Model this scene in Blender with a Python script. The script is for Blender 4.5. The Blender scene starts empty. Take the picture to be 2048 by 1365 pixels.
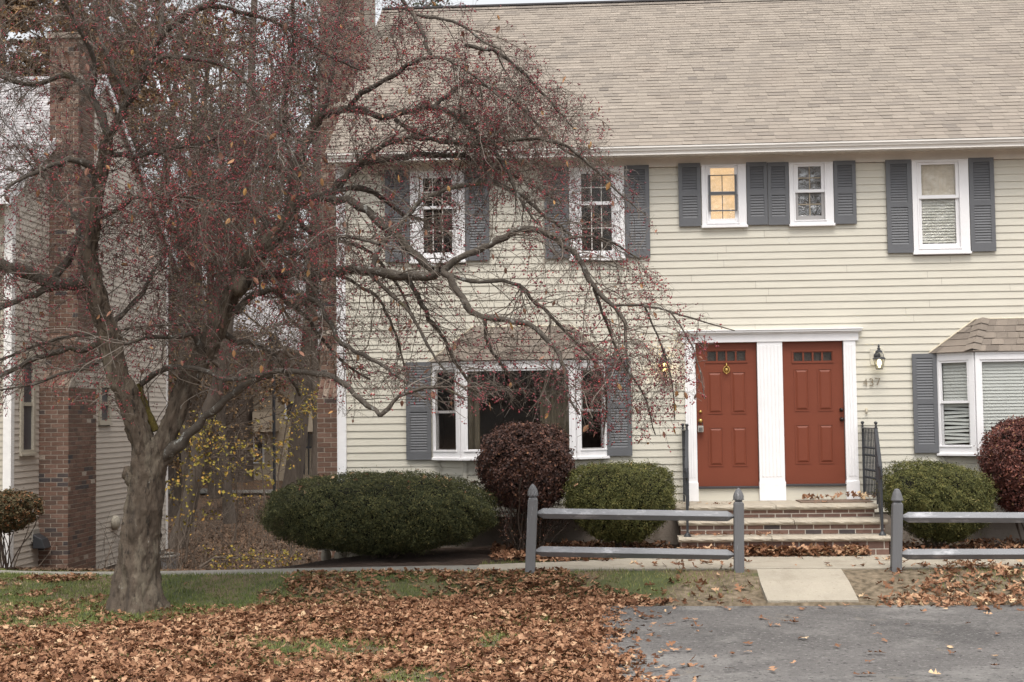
import bpy, math, random
import numpy as np
from mathutils import noise as mnoise
from mathutils import Matrix, Vector
random.seed(7); rng = np.random.default_rng(7)
R = math.radians
scn = bpy.context.scene
COL = scn.collection
UP = np.array([0., 0., 1.])

# ------------------------------------------------------------------ camera
F = 2844.0                      # focal length in pixels of a 2048 px wide frame (50 mm)
CAM = np.array([3.72, -20.0, 1.80])
ROT = (Matrix.Rotation(R(3.58), 3, 'Z') @ Matrix.Rotation(R(93.12), 3, 'X') @ Matrix.Rotation(R(-0.70), 3, 'Z'))
RM = np.array(ROT)
cd = bpy.data.cameras.new('camera'); cam = bpy.data.objects.new('camera', cd); COL.objects.link(cam)
cd.lens = F / 2048 * 36; cd.sensor_width = 36; cd.clip_end = 2000; cd.clip_start = 0.1
cam.matrix_world = Matrix.Translation(Vector(CAM)) @ ROT.to_4x4()
scn.camera = cam

def ray(px, py):
    return RM @ np.array([(px - 1024) / F, -(py - 682.5) / F, -1.0])
def onY(px, py, Y):             # point of the scene on the plane at depth Y
    d = ray(px, py); return CAM + d * ((Y - CAM[1]) / d[1])
def onZ(px, py, Z):
    d = ray(px, py); return CAM + d * ((Z - CAM[2]) / d[2])
def proj(Pw):
    q = (np.asarray(Pw) - CAM) @ RM
    return np.stack([1024 + F * q[..., 0] / -q[..., 2], 682.5 - F * q[..., 1] / -q[..., 2]], -1)
def rect(x0, y0, x1, y1, Y=0.0): # facade rectangle measured on the photograph -> X0,X1,Z0,Z1
    xm, ym = (x0 + x1) / 2, (y0 + y1) / 2
    return (onY(x0, ym, Y)[0], onY(x1, ym, Y)[0], onY(xm, y1, Y)[2], onY(xm, y0, Y)[2])

# ------------------------------------------------------------------ materials
MATS = {}
def mat(name, col, rough=.7, tint=None, var=.12, vscale=3., bump=0., bscale=60., spec=.4, metal=0., stretch=(1, 1, 1), emit=None, stains=None, coat=0.):
    m = bpy.data.materials.new(name); m.use_nodes = True; nt = m.node_tree; N = nt.nodes; L = nt.links
    b = N['Principled BSDF']; b.inputs['Roughness'].default_value = rough
    b.inputs['Specular IOR Level'].default_value = spec; b.inputs['Metallic'].default_value = metal
    b.inputs['Coat Weight'].default_value = coat
    tc = N.new('ShaderNodeTexCoord'); mp = N.new('ShaderNodeMapping'); mp.inputs['Scale'].default_value = stretch
    L.new(tc.outputs['Object'], mp.inputs['Vector'])
    if tint:
        at = N.new('ShaderNodeAttribute'); at.attribute_name = 'tint'
        rp = N.new('ShaderNodeValToRGB'); els = rp.color_ramp.elements
        while len(els) < len(tint): els.new(.5)
        for i, (p, c) in enumerate(tint): els[i].position = p; els[i].color = (*c, 1)
        L.new(at.outputs['Fac'], rp.inputs['Fac']); src = rp.outputs['Color']
    else:
        rg = N.new('ShaderNodeRGB'); rg.outputs[0].default_value = (*col, 1); src = rg.outputs[0]
    if var:
        nz = N.new('ShaderNodeTexNoise'); nz.inputs['Scale'].default_value = vscale; nz.inputs['Detail'].default_value = 8; nz.inputs['Roughness'].default_value = .65
        L.new(mp.outputs['Vector'], nz.inputs['Vector'])
        mr = N.new('ShaderNodeMapRange'); mr.inputs['From Min'].default_value = .3; mr.inputs['From Max'].default_value = .7
        mr.inputs['To Min'].default_value = 1 - var; mr.inputs['To Max'].default_value = 1 + var
        L.new(nz.outputs['Fac'], mr.inputs['Value'])
        mx = N.new('ShaderNodeVectorMath'); mx.operation = 'SCALE'
        L.new(src, mx.inputs[0]); L.new(mr.outputs[0], mx.inputs['Scale']); src = mx.outputs[0]
    if stains:                   # second colour in irregular patches: (colour, scale, threshold lo, hi)
        for (sc, ss, lo, hi) in stains:
            n2 = N.new('ShaderNodeTexNoise'); n2.inputs['Scale'].default_value = ss; n2.inputs['Detail'].default_value = 6
            n2.inputs['Roughness'].default_value = .7
            L.new(mp.outputs['Vector'], n2.inputs['Vector'])
            m2 = N.new('ShaderNodeMapRange'); m2.inputs['From Min'].default_value = lo; m2.inputs['From Max'].default_value = hi
            L.new(n2.outputs['Fac'], m2.inputs['Value'])
            mm = N.new('ShaderNodeMix'); mm.data_type = 'RGBA'; L.new(m2.outputs[0], mm.inputs['Factor'])
            L.new(src, mm.inputs[6]); mm.inputs[7].default_value = (*sc, 1); src = mm.outputs[2]
    L.new(src, b.inputs['Base Color'])
    if bump:
        n3 = N.new('ShaderNodeTexNoise'); n3.inputs['Scale'].default_value = bscale; n3.inputs['Detail'].default_value = 6
        L.new(mp.outputs['Vector'], n3.inputs['Vector'])
        bp = N.new('ShaderNodeBump'); bp.inputs['Strength'].default_value = bump; bp.inputs['Distance'].default_value = .02
        L.new(n3.outputs['Fac'], bp.inputs['Height']); L.new(bp.outputs[0], b.inputs['Normal'])
    if emit:
        b.inputs['Emission Color'].default_value = (*emit[0], 1); b.inputs['Emission Strength'].default_value = emit[1]
    MATS[name] = m; return m

def glass(name, tintc=(1, 1, 1), refl=.10, wav=0.0):
    m = bpy.data.materials.new(name); m.use_nodes = True; nt = m.node_tree; N = nt.nodes; L = nt.links
    N.remove(N['Principled BSDF']); out = N['Material Output']
    t = N.new('ShaderNodeBsdfTransparent'); t.inputs[0].default_value = (*tintc, 1)
    g = N.new('ShaderNodeBsdfGlossy'); g.inputs['Roughness'].default_value = .06
    ge = N.new('ShaderNodeNewGeometry'); dt = N.new('ShaderNodeVectorMath'); dt.operation = 'DOT_PRODUCT'
    L.new(ge.outputs['True Normal'], dt.inputs[0]); L.new(ge.outputs['Incoming'], dt.inputs[1])
    def mth(op, a_, b_=None):
        n_ = N.new('ShaderNodeMath'); n_.operation = op; n_.use_clamp = False
        for i_, v_ in enumerate((a_, b_)):
            if v_ is None: continue
            if isinstance(v_, (int, float)): n_.inputs[i_].default_value = v_
            else: L.new(v_, n_.inputs[i_])
        return n_.outputs[0]
    f = mth('POWER', mth('SUBTRACT', 1.0, mth('ABSOLUTE', dt.outputs['Value'])), 5.0)
    f = mth('MINIMUM', mth('ADD', mth('MULTIPLY', f, .9), refl), 1.0)
    mx = N.new('ShaderNodeMixShader'); L.new(f, mx.inputs[0])
    L.new(t.outputs[0], mx.inputs[1]); L.new(g.outputs[0], mx.inputs[2]); L.new(mx.outputs[0], out.inputs[0])
    if wav:
        tc = N.new('ShaderNodeTexCoord'); nz = N.new('ShaderNodeTexNoise'); nz.inputs['Scale'].default_value = 5
        nz.inputs['Detail'].default_value = 4; nz.inputs['Distortion'].default_value = 3.0; g.inputs['Roughness'].default_value = .16
        L.new(tc.outputs['Object'], nz.inputs['Vector'])
        bp = N.new('ShaderNodeBump'); bp.inputs['Strength'].default_value = wav; bp.inputs['Distance'].default_value = .06
        L.new(nz.outputs['Fac'], bp.inputs['Height']); L.new(bp.outputs[0], g.inputs['Normal'])
    MATS[name] = m; return m

siding_m = mat('cream_siding', (.585, .555, .475), .6, var=.06, vscale=2.5, bump=.05, bscale=25, stretch=(.6, 1, 5), stains=[((.50, .465, .385), 1.3, .58, .85)])
gsiding_m = mat('grey_tan_siding', (.50, .445, .385), .65, var=.07, vscale=2.5, stretch=(1, .6, 5))
gfront_m = mat('pale_tan_siding', (.42, .38, .31), .65, var=.07, vscale=2.5)
white_m = mat('white_paint', (.82, .81, .82), .45, var=.03, vscale=4, bump=.03, bscale=30)
gutter_m = mat('white_gutter', (.72, .69, .65), .35, var=.08, vscale=3, stains=[((.42, .36, .30), 5, .62, .8)], stretch=(.5, 1, 3))
frieze_m = mat('frieze_paint', (.72, .67, .61), .7, var=.08, vscale=3, stains=[((.25, .2, .16), 9, .68, .78)])
shut_m = mat('grey_shutter_paint', (.120, .123, .132), .5, var=.08, vscale=5)
door_m = mat('rust_red_door', (.178, .049, .027), .45, spec=.22, var=.05, vscale=3, bump=.03, bscale=40)
dark_m = mat('dark_threshold', (.045, .042, .045), .5, var=.1)
conc_m = mat('foundation_concrete', (.26, .22, .185), .9, var=.15, vscale=2.5, bump=.25, bscale=40, stains=[((.17, .14, .11), 3, .5, .7)])
stone_m = mat('cut_sandstone', (.38, .335, .27), .85, var=.18, vscale=6, bump=.35, bscale=45, stains=[((.33, .27, .2), 12, .55, .75)])
mortar_m = mat('mortar', (.60, .56, .49), .95, var=.15, vscale=15)
chmortar_m = mat('chimney_mortar', (.36, .315, .265), .95, var=.15, vscale=15)
stepbrick_m = mat('step_brick', None, .85, tint=[(0, (.055, .048, .052)), (.2, (.14, .09, .075)), (.6, (.175, .098, .075)), (1, (.23, .15, .12))], var=.18, vscale=25, bump=.2, bscale=90)
brick_m = mat('chimney_brick', None, .85, tint=[(0, (.050, .046, .050)), (.16, (.10, .066, .052)), (.55, (.150, .084, .060)), (.85, (.20, .125, .095)), (.94, (.24, .18, .14)), (1, (.40, .35, .30))], var=.2, vscale=22, bump=.2, bscale=80)
shingle_m = mat('roof_shingles', None, .9, tint=[(0, (.15, .13, .115)), (.5, (.262, .226, .190)), (1, (.325, .282, .238))], var=.09, vscale=1.6, bump=.25, bscale=220, stains=[((.25, .21, .175), .7, .5, .8)])
bshingle_m = mat('bay_shingles', None, .9, tint=[(0, (.15, .125, .105)), (.5, (.20, .168, .14)), (1, (.245, .205, .17))], var=.12, vscale=4, bump=.3, bscale=220)
gshingle_m = mat('pale_shingles', None, .9, tint=[(0, (.30, .29, .30)), (1, (.46, .44, .44))], var=.10, vscale=3)
room_m = mat('room_dark', (.085, .066, .052), .9, var=.2, vscale=2)
warm_m = mat('lit_room', (.45, .36, .25), .9, var=.4, vscale=6, emit=((1.0, .76, .48), .36))
blind_m = mat('blind_white', (.62, .64, .60), .6, var=.03)
curt_m = mat('cream_curtain', (.66, .61, .52), .8, var=.1, vscale=5)
screen_m = mat('grey_sash', (.36, .345, .34), .5, var=.05)
brass_m = mat('brass', (.60, .42, .14), .28, metal=.9, var=.05)
bronze_m = mat('dark_bronze', (.03, .022, .02), .35, metal=.3, var=.05)
number_m = mat('tarnished_number', (.26, .20, .13), .5, metal=.3, var=.2, vscale=30)
iron_m = mat('black_iron', (.035, .037, .042), .4, var=.1)
rail_m = mat('grey_fence_paint', (.20, .203, .215), .6, var=.12, vscale=5, bump=.25, bscale=30, stretch=(.4, 1, 1), stains=[((.40, .40, .42), 6, .54, .66), ((.09, .085, .08), 15, .64, .70)])
post_m = mat('grey_post_paint', (.135, .135, .14), .65, var=.1, vscale=5, bump=.3, bscale=25, stretch=(1, 1, .15), stains=[((.36, .36, .37), 14, .62, .70), ((.075, .075, .06), 5, .60, .75)])
asph_m = mat('asphalt', (.128, .120, .116), .95, var=.25, vscale=.9, bump=1., bscale=45, stains=[((.225, .215, .203), .8, .50, .66), ((.088, .083, .081), .55, .52, .64), ((.25, .24, .228), 24, .56, .64), ((.040, .037, .037), 19, .57, .63), ((.22, .19, .15), 1.4, .60, .72), ((.055, .052, .052), 7, .66, .72)])
pave_m = mat('pale_concrete', (.35, .312, .252), .9, var=.10, vscale=2.2, bump=.3, bscale=120, stains=[((.27, .235, .185), 3, .5, .72), ((.42, .38, .32), 45, .58, .66), ((.22, .19, .15), 26, .60, .68)])
path_m = mat('grey_concrete', (.22, .205, .18), .9, var=.12, vscale=2, bump=.3, bscale=120)
alum_m = mat('aluminium', (.35, .36, .38), .4, metal=.6, var=.1)
cream_m = mat('cream_plastic', (.62, .55, .42), .5, var=.05)
mat_m = mat('doormat_weave', (.17, .12, .09), .95, var=.2, vscale=40, bump=.4, bscale=150)
bark_m = mat('crabapple_bark', (.092, .070, .052), .95, var=.4, vscale=9, bump=1., bscale=30, stretch=(1, 1, .3), stains=[((.028, .022, .017), 17, .55, .62), ((.155, .130, .098), 5, .50, .62), ((.045, .036, .03), 6.5, .60, .70), ((.10, .095, .045), 2.2, .62, .76), ((.30, .30, .28), 19, .66, .70)])
limb_m = mat('crabapple_limb', (.080, .067, .055), .95, var=.3, vscale=14, bump=.6, bscale=50, stains=[((.27, .27, .25), 12, .58, .64), ((.115, .105, .05), 4, .60, .72), ((.04, .032, .03), 6, .62, .72)])
moss_m = mat('moss', (.085, .066, .014), .95, var=.4, vscale=30, bump=.7, bscale=80)
twig_m = mat('crabapple_twig', None, .9, tint=[(0, (.062, .048, .038)), (.5, (.142, .114, .092)), (1, (.32, .285, .25))], var=.15, vscale=3)
berry_m = mat('crabapple_berry', None, .35, tint=[(0, (.085, .026, .034)), (.45, (.24, .045, .058)), (.85, (.38, .055, .060)), (1, (.52, .08, .06))], var=0, spec=.5)
crleaf_m = mat('crabapple_leaf', None, .8, tint=[(0, (.15, .08, .06)), (.6, (.30, .15, .10)), (1, (.42, .23, .08))], var=.1, vscale=20)
oak_m = mat('fallen_oak_leaf', None, .75, tint=[(0, (.060, .024, .012)), (.3, (.150, .066, .032)), (.6, (.285, .145, .080)), (.88, (.42, .250, .150)), (1, (.60, .44, .27))], var=.12, vscale=14, spec=.3)
grass_m = mat('grass_blades', None, .8, tint=[(0, (.070, .105, .020)), (.5, (.135, .165, .042)), (.85, (.23, .22, .08)), (1, (.34, .29, .15))], var=.2, vscale=1.2)
lawn_m = mat('lawn_soil', (.065, .075, .028), .95, var=.3, vscale=4, bump=.5, bscale=60, stains=[((.15, .105, .068), 1.1, .46, .6)])
dirt_m = mat('bare_dirt', (.19, .145, .10), .95, var=.25, vscale=6, bump=.6, bscale=90, stains=[((.10, .085, .045), 2.2, .5, .62), ((.30, .24, .17), 5, .6, .75)])
mulch_m = mat('mulch', (.050, .030, .021), .95, var=.4, vscale=18, bump=.9, bscale=70)
forest_m = mat('leafy_forest_floor', (.135, .078, .045), .95, var=.4, vscale=6, bump=.8, bscale=30, stains=[((.06, .045, .028), 2, .5, .65), ((.23, .135, .075), 14, .55, .68)])
yew_m = mat('yew_foliage', None, .7, tint=[(0, (.020, .028, .012)), (.45, (.064, .070, .028)), (.8, (.145, .138, .050)), (1, (.27, .225, .095))], var=.25, vscale=2.2, spec=.3)
yew2_m = mat('boxy_yew_foliage', None, .7, tint=[(0, (.030, .038, .012)), (.45, (.094, .098, .030)), (.8, (.190, .178, .055)), (1, (.31, .25, .10))], var=.25, vscale=2.5, spec=.3)
litter_m = mat('woodland_litter', None, .85, tint=[(0, (.045, .028, .018)), (.5, (.14, .085, .052)), (1, (.30, .19, .12))], var=.2, vscale=3)
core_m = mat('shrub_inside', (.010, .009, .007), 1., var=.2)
barb_m = mat('burgundy_foliage', None, .6, tint=[(0, (.028, .019, .016)), (.45, (.080, .040, .032)), (.8, (.18, .082, .055)), (1, (.34, .17, .09))], var=.25, vscale=3.5, spec=.4, stains=[((.045, .055, .02), 1.6, .62, .75)])
red_m = mat('crimson_foliage', None, .6, tint=[(0, (.040, .018, .015)), (.45, (.120, .040, .032)), (.8, (.23, .080, .054)), (1, (.36, .22, .10))], var=.25, vscale=3.5, spec=.4)
rust_m = mat('rusty_green_foliage', None, .7, tint=[(0, (.035, .035, .015)), (.5, (.085, .065, .030)), (.8, (.22, .10, .045)), (1, (.42, .17, .07))], var=.25, vscale=3.5, spec=.3)
stem_m = mat('shrub_stem', (.085, .062, .048), .9, var=.3, vscale=20)
wbark_m = mat('woodland_bark', (.092, .073, .058), .95, var=.3, vscale=5, bump=.8, bscale=16, stretch=(1, 1, .3))
wtwig_m = mat('woodland_twig', (.120, .094, .074), .95, var=.2)
wleaf_m = mat('autumn_leaf', None, .8, tint=[(0, (.075, .050, .030)), (.4, (.16, .105, .060)), (.75, (.25, .155, .085)), (1, (.36, .22, .08))], var=.2, vscale=1)
pine_m = mat('pine_needles', None, .8, tint=[(0, (.018, .028, .014)), (1, (.07, .085, .04))], var=.2, vscale=1)
yleaf_m = mat('yellow_leaf', None, .8, tint=[(0, (.17, .15, .035)), (.6, (.34, .27, .045)), (1, (.42, .23, .06))], var=.15, vscale=2)
farwall_m = mat('tan_far_siding', (.46, .385, .295), .8, var=.08, vscale=1)
farbrick_m = mat('brown_far_wall', (.115, .088, .072), .9, var=.15, vscale=2)
fargrey_m = mat('far_window', (.05, .05, .06), .3, var=.3, vscale=1)
hub_m = mat('grey_utility', (.30, .28, .25), .6, var=.1)
glass_m = glass('window_glass', (.93, .93, .93), .022)
film_m = glass('crinkled_film', (.95, .94, .92), .07, wav=.8)
film2_m = glass('reflecting_film', (.85, .85, .85), .16, wav=.9)
lampglass_m = glass('lamp_glass', (.95, .93, .86), .04)
bulbw_m = mat('bulb_warm', (1, .8, .4), .5, var=0, emit=((1, .70, .28), 4.))
bulbp_m = mat('bulb_pale', (1, .95, .8), .5, var=0, emit=((1, .92, .66), 2.2))

# ------------------------------------------------------------------ builders
ROOT = {}
def thing(name, label, cat, loc, group=None):
    o = bpy.data.objects.new(name, None); o.empty_display_size = .2; COL.objects.link(o)
    o.location = loc; o['label'] = label; o['category'] = cat
    if group: o['group'] = group
    ROOT[o.name] = np.array(loc, float); return o
def mk(name, V, Fs, m, parent=None, tint=None, smooth=False, label=None):
    """one mesh object; V (n,3) in scene metres; Fs = list of (k,4) or (k,3) index arrays; tint one value per face"""
    V = np.asarray(V, float); off = ROOT.get(parent.name, np.zeros(3)) if parent else np.zeros(3)
    Fs = [np.asarray(f, int) for f in Fs if len(f)]
    me = bpy.data.meshes.new(name)
    me.vertices.add(len(V)); me.vertices.foreach_set('co', (V - off).ravel())
    tot = [np.full(len(f), f.shape[1]) for f in Fs]; tot = np.concatenate(tot)
    li = np.concatenate([f.ravel() for f in Fs])
    me.loops.add(len(li)); me.loops.foreach_set('vertex_index', li)
    me.polygons.add(len(tot)); st = np.concatenate([[0], np.cumsum(tot)[:-1]])
    me.polygons.foreach_set('loop_start', st); me.polygons.foreach_set('loop_total', tot)
    me.polygons.foreach_set('use_smooth', np.full(len(tot), bool(smooth)))
    me.update(calc_edges=True); me.validate()
    if tint is not None:
        a = me.attributes.new('tint', 'FLOAT', 'FACE')
        t = np.asarray(tint, float)
        if len(t) == len(me.polygons): a.data.foreach_set('value', t)
    me.materials.append(m)
    o = bpy.data.objects.new(name, me); COL.objects.link(o)
    if parent: o.parent = parent; ROOT[o.name] = off
    if label: o['label'] = label
    return o
def top(o, label, cat, group=None, kind=None):
    o['label'] = label; o['category'] = cat
    if group: o['group'] = group
    if kind: o['kind'] = kind
    return o
def struct(o, label=None):
    o['kind'] = 'structure'
    if label: o['label'] = label
    return o

class MB:
    def __init__(s): s.v = []; s.f4 = []; s.f3 = []; s.t4 = []; s.t3 = []; s.n = 0
    def add(s, V, Q=None, T=None, tint=.5):
        V = np.asarray(V, float).reshape(-1, 3); s.v.append(V)
        if Q is not None and len(Q):
            Q = np.asarray(Q, int); s.f4.append(Q + s.n); s.t4.append(np.broadcast_to(tint, len(Q)).astype(float))
        if T is not None and len(T):
            T = np.asarray(T, int); s.f3.append(T + s.n); s.t3.append(np.broadcast_to(tint, len(T)).astype(float))
        s.n += len(V); return s
    def box(s, x0, x1, y0, y1, z0, z1, tint=.5):
        V = [(x, y, z) for x in (x0, x1) for y in (y0, y1) for z in (z0, z1)]
        return s.add(V, [(0, 1, 3, 2), (4, 6, 7, 5), (0, 4, 5, 1), (2, 3, 7, 6), (0, 2, 6, 4), (1, 5, 7, 3)], tint=tint)
    def quad(s, a, b, c, d, tint=.5): return s.add([a, b, c, d], [(0, 1, 2, 3)], tint=tint)
    def hexa(s, P, tint=.5):     # 8 points: bottom 4 ring, top 4 ring
        return s.add(P, [(3, 2, 1, 0), (4, 5, 6, 7), (0, 1, 5, 4), (1, 2, 6, 5), (2, 3, 7, 6), (3, 0, 4, 7)], tint=tint)
    def prism(s, prof, axis, a, b, tint=.5):  # closed convex profile swept along an axis; prof 2D in the other two axes in order
        n = len(prof); V = []
        for t in (a, b):
            for (p, q) in prof:
                V.append({'x': (t, p, q), 'y': (p, t, q), 'z': (p, q, t)}[axis])
        s.add(V, [(i, (i + 1) % n, n + (i + 1) % n, n + i) for i in range(n)], tint=tint)
        s.add(V, T=[(0, i, i + 1) for i in range(1, n - 1)] + [(n, n + i + 1, n + i) for i in range(1, n - 1)], tint=tint)
        return s
    def tube(s, P, r, k=8, tint=.5, cap=True):
        P = np.asarray(P, float)[None]; r = np.broadcast_to(r, P.shape[1])[None]
        V, Q = tubes(P, r, k); s.add(V, Q, tint=tint)
        if cap:
            for idx in (0, P.shape[1] - 1):
                c = P[0, idx]; ring = V[idx * k:(idx + 1) * k]
                s.add(np.vstack([c, ring]), T=[(0, 1 + i, 1 + (i + 1) % k) for i in range(k)], tint=tint)
        return s
    def lathe(s, c, prof, k=16, tint=.5, axis='z'):   # prof (r, h)
        c = np.array(c, float); a = np.linspace(0, 2 * math.pi, k, endpoint=False); V = []
        for (r, h) in prof:
            for t in a:
                p = (r * math.cos(t), r * math.sin(t), h)
                if axis == 'y': p = (p[0], h, p[1])
                V.append(c + p)
        n = len(prof)
        return s.add(V, [(j * k + i, j * k + (i + 1) % k, (j + 1) * k + (i + 1) % k, (j + 1) * k + i) for j in range(n - 1) for i in range(k)], tint=tint)
    def ball(s, c, r, k=10, tint=.5):
        rr = np.broadcast_to(r, 3)
        pr = [(math.sin(t) + 1e-4, -math.cos(t)) for t in np.linspace(0, math.pi, k // 2 + 2)]
        a = np.linspace(0, 2 * math.pi, k, endpoint=False)
        V = [np.array(c) + rr * (p * math.cos(t), p * math.sin(t), h) for (p, h) in pr for t in a]
        n = len(pr)
        return s.add(V, [(j * k + i, j * k + (i + 1) % k, (j + 1) * k + (i + 1) % k, (j + 1) * k + i) for j in range(n - 1) for i in range(k)], tint=tint)
    def build(s, name, m, parent=None, smooth=False, bevel=0, label=None):
        V = np.vstack(s.v); Fs = []; t = []
        if s.f4: Fs.append(np.vstack(s.f4)); t.append(np.concatenate(s.t4))
        if s.f3: Fs.append(np.vstack(s.f3)); t.append(np.concatenate(s.t3))
        o = mk(name, V, Fs, m, parent, np.concatenate(t), smooth, label)
        if bevel:
            b = o.modifiers.new('bevel', 'BEVEL'); b.width = bevel; b.segments = 2; b.limit_method = 'ANGLE'; b.angle_limit = R(40)
        return o

def resample(P, rad, n): 
    s = np.concatenate([[0], np.cumsum(np.linalg.norm(np.diff(P, axis=0), axis=1))]); u = np.linspace(0, s[-1], n)
    return np.stack([np.interp(u, s, P[:, i]) for i in range(3)], 1), np.interp(u, s, rad)
def norm(a): return a / (np.linalg.norm(a, axis=-1, keepdims=True) + 1e-9)
def tubes(P, r, k):
    """P (T,n,3) r (T,n) -> verts, quads"""
    T, n, _ = P.shape
    t = np.zeros_like(P); t[:, 1:-1] = P[:, 2:] - P[:, :-2]; t[:, 0] = P[:, 1] - P[:, 0]; t[:, -1] = P[:, -1] - P[:, -2]; t = norm(t)
    md = np.abs(norm(P[:, -1] - P[:, 0])); ref = np.eye(3)[np.argmin(md, axis=1)][:, None, :]
    u = norm(np.cross(t, ref)); v = np.cross(t, u)
    a = np.linspace(0, 2 * math.pi, k, endpoint=False)
    V = P[:, :, None, :] + r[:, :, None, None] * (u[:, :, None, :] * np.cos(a)[None, None, :, None] + v[:, :, None, :] * np.sin(a)[None, None, :, None])
    V = V.reshape(-1, 3)
    b = (np.arange(T) * n * k)[:, None, None]; j = (np.arange(n - 1) * k)[None, :, None]; i = np.arange(k)[None, None, :]; i2 = (i + 1) % k
    Q = np.stack([b + j + i, b + j + i2, b + j + k + i2, b + j + k + i], -1).reshape(-1, 4)
    return V, Q
def grow(B, D, L, n, droop=0., wob=.2, r=rng):
    """polylines from base points"""
    T = len(B); P = np.zeros((T, n, 3)); P[:, 0] = B; d = norm(D); st = (L / (n - 1))[:, None]
    dr = np.broadcast_to(droop, T)[:, None]
    for i in range(1, n):
        d = norm(d + r.normal(0, wob, (T, 3)) + dr * np.array([0, 0, -1.]) )
        P[:, i] = P[:, i - 1] + d * st
    return P
def spawn(P, cnt, lo=.15, hi=1., r=rng):
    """random points on polylines, weighted by length -> pos, tangent, index, param"""
    L = np.linalg.norm(np.diff(P, axis=1), axis=2).sum(1); p = L / L.sum()
    i = r.choice(len(P), cnt, p=p); n = P.shape[1]; t = r.uniform(lo, hi, cnt) * (n - 1) * .9999; k = t.astype(int); f = (t - k)[:, None]
    a, b = P[i, k], P[i, k + 1]
    return a + (b - a) * f, norm(b - a), i, t / (n - 1)
def side(tan, ang, r=rng):
    q = norm(np.cross(tan, r.normal(0, 1, tan.shape))); c = np.cos(ang)[:, None]; s = np.sin(ang)[:, None]
    return tan * c + q * s
def inpoly(p, poly):
    x, y = p[..., 0], p[..., 1]; ins = np.zeros(x.shape, bool); n = len(poly); j = n - 1
    for i in range(n):
        xi, yi = poly[i]; xj, yj = poly[j]
        c = ((yi > y) != (yj > y)) & (x < (xj - xi) * (y - yi) / (yj - yi + 1e-9) + xi); ins ^= c; j = i
    return ins
def sm(a, b, x): t = np.clip((x - a) / (b - a), 0, 1); return t * t * (3 - 2 * t)
def wn(x, y, s=1., seed=0):      # cheap smooth pseudo noise in -1..1
    q = np.random.default_rng(seed); o = 0
    for i in range(5):
        a, b, c = q.uniform(-1, 1, 3); o = o + np.sin((a * x + b * y) * s * (1.3 + .9 * i) * 3 + c * 9) / (1 + .35 * i)
    return o / 2.6

# ------------------------------------------------------------------ sky and light
w = bpy.data.worlds.new('World'); scn.world = w; w.use_nodes = True; nt = w.node_tree; N = nt.nodes; L = nt.links
sky = N.new('ShaderNodeTexSky'); sky.sky_type = 'NISHITA'; sky.sun_disc = False
SE, SA = R(64), R(176)           # sun behind the camera, a little to its left, through thin cloud
sky.sun_elevation = SE; sky.sun_rotation = SA; sky.dust_density = 4; sky.air_density = 1.2
hs = N.new('ShaderNodeHueSaturation'); hs.inputs['Saturation'].default_value = .13
L.new(sky.outputs[0], hs.inputs['Color']); L.new(hs.outputs[0], N['Background'].inputs['Color'])
N['Background'].inputs['Strength'].default_value = .15
sd = bpy.data.lights.new('sun', 'SUN'); sd.energy = 1.0; sd.angle = R(30); sd.color = (1, .91, .78)
so = bpy.data.objects.new('sun', sd); COL.objects.link(so)
sdir = Vector((math.sin(SA) * math.cos(SE), math.cos(SA) * math.cos(SE), math.sin(SE)))
so.rotation_euler = (-sdir).to_track_quat('-Z', 'Y').to_euler(); so.location = (0, -30, 30)
scn.view_settings.view_transform = 'Standard'; scn.view_settings.look = 'None'; scn.view_settings.exposure = 0.80
scn.view_settings.gamma = 1

# ------------------------------------------------------------------ ground
def path_near(X):
    u = np.clip(2.2 - np.asarray(X, float), 0, 7.5); return -3.25 + .05 * u + .045 * u * u
def path_far(X):
    X = np.asarray(X, float)
    return np.where(X > 4.6, -1.7, np.where(X > 3.3, -1.7 - (4.6 - X) * .45, np.where(X > 2.2, -2.63 + (X - 2.2) * .32, path_near(X) + .62)))
def zpath(X): return -.36 * sm(2.5, -7.5, X)
def ground_z(X, Y):
    X = np.asarray(X, float); Y = np.asarray(Y, float)
    zp = zpath(X); pn = path_near(X); pf = path_far(X)
    low = -.23 + .015 * wn(X, Y, .5, 3)
    front = zp + .015 + (low - zp) * sm(0, 1.05, pn - Y) + .05 * sm(2.5, 0.5, X) * sm(.02, .25, pn - Y) * sm(1.6, .6, pn - Y)
    back = zp - sm(.6, -1.2, X) * .115 * np.clip(Y - pf, 0, 9.5) + sm(.3, -1, X) * .9 * sm(16, 48, Y)
    z = np.where(Y < (pn + pf) / 2, front, back)
    z = np.where(Y < pf, z, z)
    return z + .012 * wn(X, Y, 1.7, 5) * ((Y > pf + .2) | (Y < pn - .3)) + sm(6, 20, Y) * .12 * wn(X, Y, .25, 9)
AXL = -4.42                       # back edge of the asphalt
def asph_edge(Y):                 # left edge of the asphalt as X(Y)
    return 3.40 + .18 * wn(Y, 0, .8, 2) + np.clip(-5.0 - Y, 0, 4) * .10 + .9 * sm(-5.1, -4.42, Y) ** 2
def grid(xs, ys, zf):
    X, Y = np.meshgrid(xs, ys); Z = zf(X, Y); V = np.stack([X, Y, Z], -1).reshape(-1, 3); n = len(xs)
    i = np.arange(len(ys) - 1)[:, None] * n + np.arange(n - 1)[None]; i = i.ravel()
    return V, np.stack([i, i + 1, i + n + 1, i + n], -1)
def onG(px, py):
    d = ray(px, py); t = np.linspace(8, 90, 4000); Pp = CAM + d * t[:, None]; g = ground_z(Pp[:, 0], Pp[:, 1])
    k = np.argmax(Pp[:, 2] < g); return Pp[k]

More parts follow.
